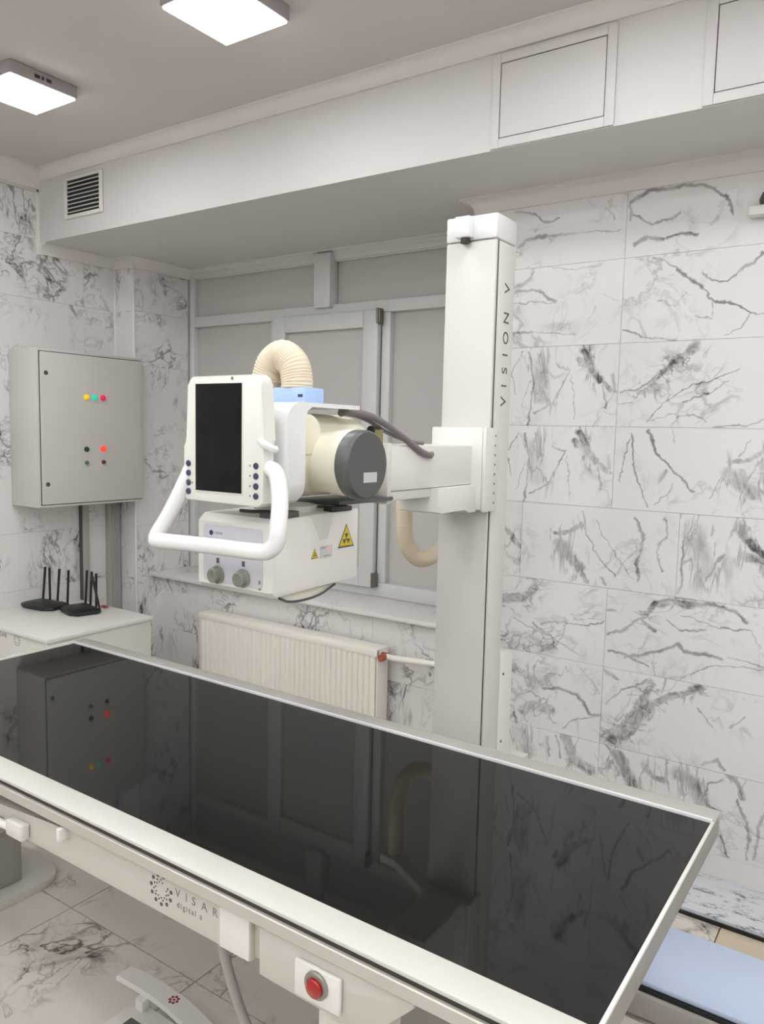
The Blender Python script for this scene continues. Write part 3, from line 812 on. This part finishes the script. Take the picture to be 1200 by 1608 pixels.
mb.build('printed_emblem', M['ink_soft'], t)
me = text_mesh('VISAR', .030, frame_axes((-3.50, 1.9446, .583), (1, 0, 0), (0, 0, 1)), 1.15)
me.materials.append(M['ink_soft'])
link('printed_text', me, t)

def router(label, c, rz, w, d, ants):
    t = thing('router', label, 'router', (c[0], c[1], .632), 'wireless routers on the low cabinet')
    cs, sn = math.cos(rz), math.sin(rz)
    def W(u, v, z):
        return (c[0] + u * cs - v * sn, c[1] + u * sn + v * cs, z)
    # faceted, wedge-like body
    low = [(-w * .5, -d * .30), (-w * .30, -d * .5), (w * .30, -d * .5), (w * .5, -d * .30), (w * .5, d * .42), (w * .42, d * .5), (-w * .42, d * .5), (-w * .5, d * .42)]
    mb = MB()
    rings = []
    for s, z in ((.9, .6335), (1.0, .641), (.97, .651), (.72, .6605)):
        rings.append([mb.bm.verts.new(W(u * s, v * s, z)) for u, v in low])
    for A, B in zip(rings[:-1], rings[1:]):
        for k in range(8):
            mb.bm.faces.new((A[k], A[(k + 1) % 8], B[(k + 1) % 8], B[k]))
    mb.bm.faces.new(rings[0][::-1]); mb.bm.faces.new(rings[-1])
    mb.build('body', M['black'], t)
    for (u, v, lx, ly) in ants:
        b = Vector(W(u, v, .648))
        top = b + Vector((lx, ly, .175))
        MB().tube([b, b + (top - b) * .14, top], .006, 10, rfun=lambda s: .0058 if s < .03 else .0066, smooth=False).build('antenna', M['black'], t)
router('black router with four upright antennas, left one on the low white cabinet', (-3.655, 2.285), math.radians(8), .235, .15, [(-.095, .075, .02, .004), (-.045, .077, 0, 0), (.01, .077, .022, 0), (.085, .075, .014, 0)])
router('black router with four antennas, one leaning, right one on the low white cabinet', (-3.425, 2.335), math.radians(-14), .205, .155, [(-.105, .07, .012, .003), (-.06, .078, .014, .0), (.015, .078, .004, 0), (.085, .07, -.05, -.01)])
o = MB().box(-3.43, -3.395, 2.462, 2.480, .633, .646, .003).cyl((-3.40, 2.471, .6395), (1, 0, 0), .005, .03, 10).build('plug', M['copper'])
o['label'] = 'tiny red plug lying behind the right router'; o['category'] = 'plug'

# ------------------------------------------------------------------ radiator under the window
t = thing('radiator', 'white ribbed panel radiator under the window sill', 'radiator', (-2.55, 2.9, .08))
rx0, rx1, rz0, rz1, ry = -3.142, -1.968, .085, .580, 2.862
mb = MB()
n = 36
pitch = (rx1 - rx0 - .02) / n
prof = []
for k in range(n):
    a = rx0 + .01 + k * pitch
    prof += [(a, ry + .010), (a + pitch * .26, ry + .010), (a + pitch * .40, ry), (a + pitch * .86, ry)]
prof += [(rx1 - .01, ry + .005)]
prof += [(rx1 - .01, ry + .02), (rx0 + .01, ry + .02)]
A = [mb.bm.verts.new((x, y, rz0 + .03)) for x, y in prof]
B = [mb.bm.verts.new((x, y, rz1 - .035)) for x, y in prof]
for k in range(len(prof)):
    k2 = (k + 1) % len(prof)
    mb.bm.faces.new((A[k], A[k2], B[k2], B[k]))
mb.bm.faces.new(A[::-1]); mb.bm.faces.new(B)
mb.box(rx0, rx1, ry + .002, ry + .022, rz1 - .035, rz1 - .001, .004).box(rx0, rx1, ry + .002, ry + .022, rz0, rz0 + .03, .004)
mb.build('front_panel', M['radiator'], t)
MB().box(rx0 + .01, rx1 - .01, ry + .07, ry + .088, rz0 + .01, rz1 - .012, .003).build('rear_panel', M['radiator'], t)
for x in (rx0, rx1 - .006):
    MB().box(x, x + .006, ry + .008, ry + .095, rz0 + .02, rz1, .002).build('side_cover', M['radiator'], t)
MB().box(rx0 + .004, rx1 - .004, ry + .012, ry + .094, rz1 - .008, rz1 + .001, .002).build('top_grille', M['radiator'], t)
for x in (-2.9, -2.2):
    MB().box(x - .02, x + .02, ry + .088, 2.9845, .2, .5).build('wall_bracket', M['grey_metal'], t)
MB().cyl((rx1 + .008, ry + .045, .545), (1, 0, 0), .017, .03, 16).lathe((rx1 + .02, ry + .045, .545), (0, -1, 0), [(-.016, .014), (.02, .014), (.03, .018), (.042, .016), (.043, 0)], 16).build('valve', M['copper'], t, label='red copper valve')
MB().tube([(rx1 + .02, ry + .045, .545), (rx1 + .08, ry + .045, .545), (-1.70, ry + .06, .553), (XN - .005, ry + .07, .558)], .0135, 14).build('pipe', M['radiator'], t)

# ------------------------------------------------------------------ X-ray tube stand
t = thing('xray_stand', 'tall white X-ray column with arm, tube head, hoses and control screen', 'x-ray machine', (-1.14, 2.16, 0))
X0, X1 = -1.222, -1.055
MB().box(X0, X1, 2.100, 2.113, .05, 2.132, .004).build('column_front', M['column_white'], t)
col = MB().box(X0, X1, 2.127, 2.232, .05, 2.132, .004).build('column', M['off_white'], t)
MB().box(X0 + .006, X1 - .005, 2.110, 2.135, .05, 2.13).build('guide_slot', M['dark'], t)
cap = MB().box(X0 - .001, X1 + .001, 2.098, 2.234, 2.1345, 2.206, .006).build('column_cap', M['white_gloss'], t)
MB().box(-1.178, -1.128, 2.066, 2.1, 2.139, 2.199, .004).build('cap_bracket', M['white_gloss'], cap)
MB().cyl((-1.150, 2.085, 2.133), (0, 0, 1), .014, .016, 14).build('cap_screw', M['dark'], cap)
# lettering up the side of the column
for ch, z in (('V', 1.652), ('I', 1.708), ('S', 1.748), ('I', 1.800), ('O', 1.836), ('N', 1.896), ('V', 1.986)):
    me = text_mesh(ch, .050, frame_axes((X1 + .0003, 2.198, z), (0, 0, 1), (0, -1, 0)))
    me.materials.append(M['ink'])
    link('letter', me, col)
# floor carriage and fairing
MB().box(-1.25, -1.03, 2.06, 2.42, 0, .05, .01).build('base', M['white'], t)
fa = MB().box(-1.215, X1 + .001, 2.232, 2.325, .05, .862, .006).build('rear_fairing', M['white'], t)
for z in (.80, .575):
    MB().cyl((X1 + .0015, 2.255, z), (1, 0, 0), .0045, .003, 12).build('screw', M['conduit_dark'], fa)
MB().box(-1.09, -1.0, 2.27, 2.36, .505, .512, .002).build('bracket', M['white'], fa)

# carriage that rides on the column
mb = MB().box(-1.228, X0 - .001, 2.058, 2.15, 1.345, 1.585, .004).box(-1.2281, -1.0545, 2.055, 2.098, 1.344, 1.586, .004).box(-1.0544, -1.043, 2.0549, 2.138, 1.338, 1.5862, .003)
car = mb.build('carriage', M['white'], t)
for k in range(8):
    MB().cyl((-1.0425, 2.115, 1.563 - k * .0285), (1, 0, 0), .0034 if k != 4 else .0042, .002, 10).build('hole', M['ink_soft'], car)
arm = MB().box(-1.205, -1.088, 1.622, 2.057, 1.418, 1.535, .006).build('support_arm', M['white'], t)
MB().box(-1.200, -1.094, 1.622, 1.86, 1.393, 1.4175, .003).build('arm_rail', M['off_white'], arm)
pr = [(1.835, 1.352), (1.865, 1.345), (1.985, 1.352), (2.01, 1.338), (2.058, 1.338), (2.058, 1.418), (1.835, 1.4175)]
MB().prism(pr, 'x', -1.20, -1.070, .003).build('arm_cover', M['white'], arm)
MB().box(-1.212, -1.082, 1.604, 1.622, 1.388, 1.540, .003).build('arm_flange', M['off_white'], arm)
MB().box(-1.19, -1.10, 1.50, 1.605, 1.425, 1.52, .006).build('yoke', M['white'], arm)
MB().box(-1.215, -1.075, 1.40, 1.622, 1.398, 1.407, .002).build('mounting_plate', M['grey_cap'], arm)

# tube housing
ty, tz = 1.318, 1.512
tube = MB().lathe((-1.135, 0, tz), (0, 1, 0), [(1.213, 0), (1.213, .088), (1.217, .092), (1.455, .092), (1.485, .089), (1.510, .080), (1.526, .062), (1.532, .04), (1.532, 0)], 56).lathe((0, 1.322, 1.500), (1, 0, 0), [(-1.24, 0), (-1.24, .062), (-1.06, .0645), (-1.03, .0665), (-1.000, .0695), (-.968, .0725), (-.968, 0)], 56).build('tube_housing', M['cream'], t)
MB().lathe((0, 1.313, 1.498), (1, 0, 0), [(-.970, 0), (-.970, .0685), (-.967, .0715), (-.942, .0720), (-.9375, .0705), (-.935, .0675), (-.935, 0)], 48).build('end_cap', M['grey_cap'], tube, label='dark grey round end cap')
me_l = MB().box(-.9352, -.9343, 1.298, 1.345, 1.462, 1.483).build('label_plate', M['label'], tube)
me = text_mesh('0197', .016, frame_axes((-.9341, 1.302, 1.467), (0, 1, 0), (0, 0, 1)), 1.0, .0002)
me.materials.append(M['ink_soft'])
bpy.data.meshes.remove(me)
MB().lathe((0, 1.246, 1.558), (1, 0, 0), [(-1.2, 0), (-1.2, .043), (-1.044, .043), (-1.040, .0415), (-1.0385, .038), (-1.0385, 0)], 40).build('cable_receptacle', M['cream'], tube)
MB().box(-1.062, -1.050, 1.515, 1.535, 1.535, 1.572, .002).build('earth_clip', M['gold'], tube)
MB().cyl((-1.085, 1.545, 1.570), (0, 1, 0), .011, .03, 14).build('cable_gland', M['black'], tube)

# white hood bent over the tube
yo, yi, zo, yb, zb, R0, th = 1.178, 1.236, 1.6235, 1.421, 1.414, .045, .009
ho = [(yb, zo)]
for k in range(9):
    a = math.radians(90 + 90 * k / 8)
    ho.append((yo + R0 + R0 * math.cos(a), zo - R0 + R0 * math.sin(a)))
ho += [(yo, zb), (yi, zb), (yi, zo - th - .022), (yi + .006, zo - th - .008), (yi + .020, zo - th), (yb, zo - th)]
mb = MB().prism(ho, 'x', -1.285, -1.038)
es = [e for e in mb.bm.edges if all(abs(v.co.z - zb) < 1e-6 for v in e.verts) and abs(e.verts[0].co.x - e.verts[1].co.x) < 1e-6]
bmesh.ops.bevel(mb.bm, geom=es, offset=.045, segments=7, profile=0.5, affect='EDGES')
ff = [f for f in mb.bm.faces if all(abs(v.co.y - yo) < 1e-6 for v in f.verts)]
es = [e for f in ff for e in f.edges if not all(abs(v.co.z - (zo - R0)) < 1e-5 for v in e.verts)]
bmesh.ops.bevel(mb.bm, geom=es, offset=.009, segments=3, profile=0.5, affect='EDGES')
hood = mb.build('hood', M['white_gloss'], t)
MB().box(-1.172, -1.078, 1.280, 1.345, zo, zo + .034, .004).build('hose_clamp', M['blue_clamp'], t, label='light blue hose clamp')
MB().box(-1.098, -1.085, 1.2788, 1.281, zo + .013, zo + .019, .0005).build('clamp_catch', M['navy'], t)

# corrugated hoses
rip = lambda r, p, a: (lambda s: r + a * (0.5 - 0.5 * math.cos(2 * math.pi * s / p)) )
MB().tube([(-1.128, 1.312, zo + .0335), (-1.129, 1.312, 1.677), (-1.139, 1.312, 1.708), (-1.171, 1.313, 1.728), (-1.204, 1.314, 1.711), (-1.217, 1.314, 1.677), (-1.219, 1.314, 1.650), (-1.220, 1.314, zo + .001)], .034, 28, 40, rip(.0338, .0056, .0015)).build('hose', M['hose'], t, label='upper cream corrugated hose')
MB().tube([(-1.480, 2.300, 1.440), (-1.480, 2.300, 1.388), (-1.478, 2.300, 1.303), (-1.478, 2.306, 1.219), (-1.470, 2.322, 1.160), (-1.448, 2.350, 1.122), (-1.425, 2.392, 1.122), (-1.408, 2.440, 1.150), (-1.39, 2.475, 1.21), (-1.36, 2.475, 1.31), (-1.29, 2.42, 1.40), (-1.21, 2.34, 1.43), (-1.17, 2.23, 1.43)], .0285, 24, 30, rip(.0282, .0062, .0010)).build('hose', M['hose'], t, label='lower cream hose looping behind the arm')
MB().prism([(-1.235, 2.14), (-1.235, 2.18), (-1.465, 2.335), (-1.52, 2.335), (-1.52, 2.262), (-1.455, 2.262)], 'z', 1.425, 1.455, .004).build('hose_bracket', M['off_white'], t)
# grey cables over the arm
MB().tube([(-1.075, 1.40, 1.607), (-1.077, 1.45, 1.611), (-1.083, 1.53, 1.603), (-1.088, 1.60, 1.585), (-1.085, 1.69, 1.548), (-1.081, 1.755, 1.519), (-1.081, 1.80, 1.508), (-1.092, 1.828, 1.510)], .0085, 14, 10).build('cable', M['grey_cable'], t)
MB().tube([(-1.083, 1.41, 1.606), (-1.089, 1.47, 1.604), (-1.097, 1.54, 1.592), (-1.103, 1.63, 1.565), (-1.104, 1.71, 1.548), (-1.102, 1.77, 1.541), (-1.102, 1.80, 1.540)], .005, 12, 10).build('cable', M['grey_cable'], t)

# collimator
cx0, cx1, cy0, cy1, cz0, cz1 = -1.282, -1.062, 1.165, 1.460, 1.222, 1.385
ol = [(cy0 + .012, cz0), (cy1, cz0 + .005), (cy1, cz1 + .006), (cy0 + .018, cz1), (cy0, cz1 - .016), (cy0, cz0 + .012)]
colli = MB().prism(ol, 'x', cx0, cx1, .008).build('collimator', M['white'], t)
fp = MB()
fp.prism(rounded(cx0 + .022, cx1 - .026, cz0 + .018, cz1 - .022, .010), 'y', cy0 - .0015, cy0 + .002)
fp.build('front_panel', M['lilac'], colli)
for (kx, kz) in ((-1.216, 1.256), (-1.141, 1.257)):
    k_ = MB().lathe((kx, cy0 - .001, kz), (0, -1, 0), [(0, .0195), (.004, .0195), (.006, .0165), (.018, .0155), (.020, .013), (.020, 0)], 28).box(kx - .0015, kx + .0015, cy0 - .0225, cy0 - .02, kz, kz + .012).build('knob', M['knob'], colli)
    MB().box(kx - .004, kx + .004, cy0 - .0022, cy0 - .0012, kz + .025, kz + .036).build('printed_mark', M['ink'], colli)
MB().box(-1.098, -1.092, cy0 - .0022, cy0 - .0012, 1.250, 1.258).box(-1.098, -1.092, cy0 - .0022, cy0 - .0012, 1.238, 1.242).build('printed_mark', M['ink_soft'], colli)
MB().cyl((-1.236, cy0 - .0017, 1.345), (0, 1, 0), .0055, .001, 16).build('printed_emblem', M['navy'], colli)
me = text_mesh('VISAR', .0085, frame_axes((-1.226, cy0 - .0017, 1.3425), (1, 0, 0), (0, 0, 1)), 1.1, .0001)
me.materials.append(M['ink_soft'])
link('printed_text', me, colli)
# stickers on its right side
def tri_sticker(y, z, s, h, x):
    mb = MB().prism([(y - s, z), (y + s, z), (y, z + h)], 'x', x, x + .0006)
    o = mb.build('warning_sticker', M['ink'], colli, label='yellow triangular warning sticker')
    MB().prism([(y - s * .84, z + h * .07), (y + s * .84, z + h * .07), (y, z + h * .92)], 'x', x + .0006, x + .0010).build('sticker_field', M['yellow_sticker'], colli)
    q = MB()
    for k in range(3):
        a0 = math.radians(90 + 120 * k)
        pts = [(y + h * .07 * math.cos(a0 - .5), z + h * .36 + h * .07 * math.sin(a0 - .5))]
        pts += [(y + h * .24 * math.cos(a0 + d), z + h * .36 + h * .24 * math.sin(a0 + d)) for d in (-.5, -.2, .2, .5)]
        pts += [(y + h * .07 * math.cos(a0 + .5), z + h * .36 + h * .07 * math.sin(a0 + .5))]
        q.prism(pts, 'x', x + .0010, x + .0013)
    q.cyl((x + .0011, y, z + h * .36), (1, 0, 0), h * .045, .0005, 10)
    q.build('sticker_symbol', M['ink'], colli)
tri_sticker(1.411, 1.304, .030, .054, cx1 + .0001)
tri_sticker(1.299, 1.291, .012, .023, cx1 + .0001)
MB().box(cx1, cx1 + .0006, 1.317, 1.360, 1.288, 1.316).build('rating_label', M['label'], colli)
MB().cyl((cx1 + .0008, 1.349, 1.307), (1, 0, 0), .0085, .0004, 16).build('pink_mark', M['pink_sticker'], colli)
MB().box(cx1 + .0005, cx1 + .0009, 1.320, 1.336, 1.3105, 1.3125).box(cx1 + .0005, cx1 + .0009, 1.330, 1.350, 1.292, 1.294).build('printed_mark', M['ink_soft'], colli)
MB().prism([(1.285, cz1 + .001), (1.365, cz1 + .003), (1.342, 1.330), (1.318, 1.330)], 'x', cx1 - .004, cx1 + .0015, .001).build('side_rib', M['off_white'], colli)
# accessory rail bulging below
lens = [(cy0 + .03, cz0 + .001), (cy0 + .06, cz0 - .010), (cy0 + .11, cz0 - .014), (cy0 + .165, cz0 - .012), (cy0 + .215, cz0 + .001)]
MB().prism(lens, 'x', cx0 + .02, cx1 - .012).build('lower_window', M['cream'], colli)
MB().tube([(cx1 - .006, cy0 + .028, cz0 - .002), (cx1 - .006, cy0 + .06, cz0 - .014), (cx1 - .006, cy0 + .11, cz0 - .018), (cx1 - .006, cy0 + .165, cz0 - .014), (cx1 - .006, cy0 + .215, cz0 + .001)], .0028, 8).build('accessory_rail', M['conduit_dark'], colli)
# swivel mounts between collimator and plate
MB().cyl((-1.165, 1.32, 1.390), (0, 0, 1), .07, .022, 36).build('swivel_ring', M['white'], colli)
MB().box(-1.115, -1.066, 1.182, 1.252, 1.384, 1.398, .002).build('mount_block', M['conduit_dark'], colli)
MB().box(-1.085, -1.060, 1.355, 1.43, 1.387, 1.398, .002).build('mount_block', M['black'], colli)
MB().tube([(-1.16, 1.174, 1.397), (-1.12, 1.170, 1.398), (-1.07, 1.18, 1.401)], .004, 8).build('release_bar', M['black'], colli)

# control panel with screen
py0, py1 = 1.120, 1.152
pts = []
out = [(-1.259, 1.545), (-1.274, 1.530), (-1.274, 1.425), (-1.266, 1.416), (-1.062, 1.414), (-1.048, 1.422), (-1.046, 1.530), (-1.050, 1.545), (-1.052, 1.650)]
pts += out
for k in range(6):
    a = math.radians(0 + 90 * k / 5)
    pts.append((-1.069 + .017 * math.cos(a), 1.655 + .017 * math.sin(a)))
for k in range(6):
    a = math.radians(90 + 90 * k / 5)
    pts.append((-1.243 + .016 * math.cos(a), 1.655 + .016 * math.sin(a)))
pan = MB().prism(pts, 'y', py0, py1, .005).build('control_panel', M['panel_white'], t)
MB().box(-1.238, -1.100, py0 - .0012, py0 + .002, 1.4335, 1.6595, .001).build('screen_bezel', M['off_white'], pan)
MB().box(-1.2345, -1.1035, py0 - .0018, py0 + .001, 1.4385, 1.6560).build('screen', M['glass_black'], pan)
for x, zz in ((-1.2575, (1.493, 1.473, 1.453, 1.4345)), (-1.0655, (1.495, 1.475, 1.455, 1.4355))):
    for z in zz:
        MB().lathe((x, py0, z), (0, -1, 0), [(-.001, .0066), (.0015, .0066), (.003, .0054), (.0034, 0)], 16).build('button', M['navy'], pan)
MB().cyl((-1.131, py0 - .0003, 1.6655), (0, 1, 0), .0035, .001, 12).build('printed_emblem', M['ink_soft'], pan)
mk = MB()
for z in (1.495, 1.475, 1.455, 1.4355):
    mk.box(-1.083, -1.080, py0 - .0006, py0, z - .002, z + .002)
mk.box(-1.248, -1.245, py0 - .0006, py0, 1.451, 1.455)
mk.build('printed_mark', M['ink_soft'], pan)
MB().box(-1.22, -1.10, py1, 1.203, 1.45, 1.60, .004).build('panel_mount', M['white_gloss'], pan)
# grip handle round the panel
hp = [(-1.228, 1.142, 1.505), (-1.262, 1.132, 1.482), (-1.292, 1.106, 1.405), (-1.316, 1.086, 1.347), (-1.318, 1.078, 1.331), (-1.302, 1.073, 1.327)]
hp = [(-1.262, 1.140, 1.500), (-1.270, 1.132, 1.470), (-1.296, 1.105, 1.390), (-1.316, 1.087, 1.343), (-1.312, 1.080, 1.331), (-1.295, 1.078, 1.330), (-1.15, 1.077, 1.334), (-1.02, 1.076, 1.336), (-.990, 1.078, 1.342), (-.976, 1.081, 1.358), (-.974, 1.084, 1.383), (-.984, 1.099, 1.432), (-1.003, 1.116, 1.466), (-1.030, 1.133, 1.486), (-1.065, 1.145, 1.494)]
MB().tube(hp, .0165, 18, 8).build('grip_handle', M['white_gloss'], t)
MB().tube([(-1.056, 1.122, 1.546), (-1.044, 1.120, 1.538), (-1.034, 1.127, 1.531), (-1.033, 1.140, 1.528)], .0075, 12, 6).build('handle_joint', M['white_gloss'], t)
# ------------------------------------------------------------------ examination table
t = thing('examination_table', 'long X-ray table with glossy black top and white metal rim', 'table', (-1.49, 1.41, 0))
tx0, tx1, ty0, ty1 = -2.645, -.318, 1.037, 1.782
MB().box(tx0, tx1, ty0, ty1 - .006, ZT - .010, ZT - .002).build('table_top', M['carbon'], t)
# white rims: near, far, left, right
MB().box(-2.678, -.311, .970, ty0, ZT - .007, ZT + .001, .002).build('rim', M['rim_white'], t)
MB().box(-2.678, -.311, ty1 + .007, 1.846, ZT - .013, ZT + .0005, .002).build('rim', M['alu_rim'], t)
MB().box(-2.670, -.316, ty1, ty1 + .0065, ZT - .013, ZT + .003, .0015).build('inner_lip', M['white_gloss'], t)
MB().box(tx0, tx1, ty1 - .006, ty1, ZT - .013, ZT - .006).build('edge_gap', M['black'], t)
MB().box(-2.678, tx0, ty0, ty1, ZT - .013, ZT + .001, .002).build('rim', M['rim_white'], t)
MB().box(tx1, -.311, ty0, ty1, ZT - .005, ZT + .0015, .0015).build('rim', M['white'], t)
# side rails with a shadow groove under the rim
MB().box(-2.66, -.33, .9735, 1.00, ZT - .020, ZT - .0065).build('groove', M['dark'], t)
MB().prism([(.966, ZT - .019), (.968, ZT - .017), (.985, ZT - .017), (.985, ZT - .046), (.972, ZT - .046), (.966, ZT - .040)], 'x', -2.675, -.316, .0008).build('side_rail', M['alu_rail'], t)
MB().box(-2.675, -.316, 1.83, 1.845, ZT - .05, ZT - .013, .002).build('side_rail', M['alu_rail'], t)
MB().box(-.330, -.3105, .985, 1.83, ZT - .052, ZT - .0055, .002).build('end_rail', M['end_grey'], t)
MB().box(-2.67, -2.658, .985, 1.83, ZT - .046, ZT - .014, .002).build('end_rail', M['alu_rail'], t)
MB().box(-2.60, -.40, 1.10, 1.72, ZT - .05, ZT - .012).build('under_tray', M['conduit'], t)
# apron with lettering
ap = MB().prism([(-1.665, .595), (-.94, .595), (-.94, .6805), (-1.485, .6805), (-1.515, .668), (-1.98, .636), (-1.98, .612), (-1.70, .622), (-1.675, .622)], 'y', .982, 1.01, .002).build('apron', M['apron_grey'], t)
MB().box(-1.712, -1.645, .958, .9815, .602, .640, .005).build('bar_block', M['off_white'], t)
MB().tube([(-1.70, .968, .618), (-1.80, .966, .616), (-1.96, .966, .614)], .0095, 12).build('side_bar', M['white'], t)
MB().box(-2.45, -1.50, 1.05, 1.08, .585, .655, .003).build('inner_beam', M['off_white'], t)
MB().box(-.945, -.908, .992, 1.02, .60, .6805, .001).build('filler', M['apron_grey'], t)
MB().box(-1.506, -1.494, .958, .984, .652, .6815, .002).build('stop_bracket', M['white'], t)
emblem(MB(), -1.186, .645, .9816, .030, skip=(10,)).build('printed_emblem', M['ink'], ap)
for ch, x in (('V', -1.144), ('I', -1.115), ('S', -1.097), ('A', -1.070), ('R', -1.040)):
    me = text_mesh(ch, .024, frame_axes((x, .9817, .6480), (1, 0, 0), (0, 0, 1)), 1, .0003)
    me.materials.append(M['ink_soft'])
    link('letter', me, ap)
me = text_mesh('digital a', .017, frame_axes((-1.140, .9817, .627), (1, 0, 0), (0, 0, 1)), 1.3, .0003)
me.materials.append(M['ink_soft'])
link('printed_text', me, ap)
MB().box(-1.017, -.941, .978, .984, .597, .6805, .001).build('cover_plate', M['white'], t)
bx = MB().prism([(-.912, .588), (-.672, .582), (-.585, .672), (-.585, .6805), (-.912, .6805)], 'y', .974, 1.10, .003).build('drive_box', M['apron_grey'], t)
pl = MB().box(-.820, -.722, .964, .9725, .600, .664, .002).build('stop_plate', M['white'], t)
es = MB().lathe((-.770, .964, .637), (0, -1, 0), [(0, .0245), (.004, .0245), (.006, .0225), (.006, .0185), (.005, .018), (.005, 0)], 32).build('collar', M['grey_metal'], pl)
MB().lathe((-.7705, .966, .6345), (0, -1, 0), [(0, .010), (.004, .010), (.005, .0165), (.009, .0172), (.013, .0155), (.0155, .010), (.0165, 0)], 32).build('emergency_stop', M['red'], pl, label='red mushroom emergency stop button')
MB().box(-.795, -.66, 1.0, 1.06, .02, .588, .004).build('front_post', M['off_white'], t)
# lifting pedestals and base plates
MB().box(-2.62, -2.402, .98, 1.402, .03, .205, .006).build('pedestal', M['ped_grey'], t)
MB().box(-2.60, -2.43, 1.06, 1.36, .205, ZT - .05, .004).build('lift_column', M['off_white'], t)
MB().prism(rounded(-2.80, -2.335, .72, 1.525, .09, 8), 'z', 0.0005, .028, .006).build('base_plate', M['off_white'], t)
MB().box(-.90, -.60, 1.30, 1.62, .03, .66, .005).build('pedestal', M['ped_grey'], t)
MB().prism(rounded(-.98, -.52, 1.20, 1.72, .08, 8), 'z', 0.0005, .028, .006).build('base_plate', M['off_white'], t)

# ------------------------------------------------------------------ foot control under the table
t = thing('foot_switch', 'white foot control with a red round mark on the floor under the table', 'foot switch', (-1.4, 1.2, 0))
MB().prism(rounded(-1.60, -1.08, 1.00, 1.245, .03, 5), 'z', .0005, .055, .006).build('base', M['white'], t)
bar = [(-1.672, 1.232)] + [(-1.672 + .40 * k / 8, 1.282 + .012 * math.sin(math.pi * k / 8) - .035 * (k / 8) ** 2) for k in range(9)]
bar += [(-1.20, 1.21), (-1.225, 1.17)] + [(-1.672 + .40 * k / 8, 1.232 + .012 * math.sin(math.pi * k / 8) - .045 * (k / 8) ** 2) for k in range(8, 0, -1)]
guard = MB().prism(bar, 'z', .084, .100, .003).build('guard_bar', M['white'], t)
MB().box(-1.58, -1.55, 1.22, 1.25, .04, .085, .003).build('guard_foot', M['white'], t)
MB().box(-1.30, -1.27, 1.19, 1.22, .04, .085, .003).build('guard_foot', M['white'], t)
mk = MB()
for k in range(7):
    a = 2 * math.pi * k / 7
    mk.cyl((-1.477 + .011 * math.cos(a), 1.262 + .011 * math.sin(a), .1003), (0, 0, 1), .0042, .0006, 10)
mk.cyl((-1.477, 1.262, .1003), (0, 0, 1), .004, .0006, 10)
mk.build('printed_emblem', M['ink_red'], guard)
MB().box(-1.555, -1.46, 1.03, 1.19, .054, .064, .004).build('pedal', M['grey_cap'], t)
MB().box(-1.44, -1.345, 1.03, 1.19, .054, .064, .004).build('pedal', M['lilac'], t)
MB().tube([(-1.065, 1.03, .62), (-1.067, 1.03, .57), (-1.075, 1.06, .47), (-1.068, 1.10, .34), (-1.03, 1.14, .19), (-.99, 1.15, .06), (-1.02, 1.14, .018), (-1.09, 1.12, .02)], .0105, 14).build('cable', M['grey_cap2'], t)

# ------------------------------------------------------------------ right corner: plinth and blue step
o = MB().box(-.545, XR - .3, 2.605, YB - .0005, .0005, .024, .003).build('plinth_slab', M['carrara'])
o['label'] = 'pale marble slab lying on the floor along the tiled wall'; o['category'] = 'slab'
MB().box(-.548, XR - .3, 2.598, 2.606, .0005, .012).build('joint_strip', M['black'], o)
t = thing('step_platform', 'low step with pale blue vinyl top at the lower right', 'step', (.1, 2.2, 0))
sx0, sx1 = -.70, .55
MB().box(sx0, sx1, 2.052, 2.342, .088, .104, .005).build('step_top', M['blue_vinyl'], t)
MB().box(sx0 - .004, sx1 + .004, 2.044, 2.345, .076, .088, .002).build('edge_trim', M['black'], t)
MB().box(sx0 + .01, sx1 - .01, 2.03, 2.33, .012, .0765, .003).build('step_body', M['conduit'], t)
for x in (sx0 + .06, sx1 - .06):
    for y in (2.06, 2.30):
        MB().cyl((x, y, .0065), (0, 0, 1), .014, .012, 14).build('foot', M['black'], t)
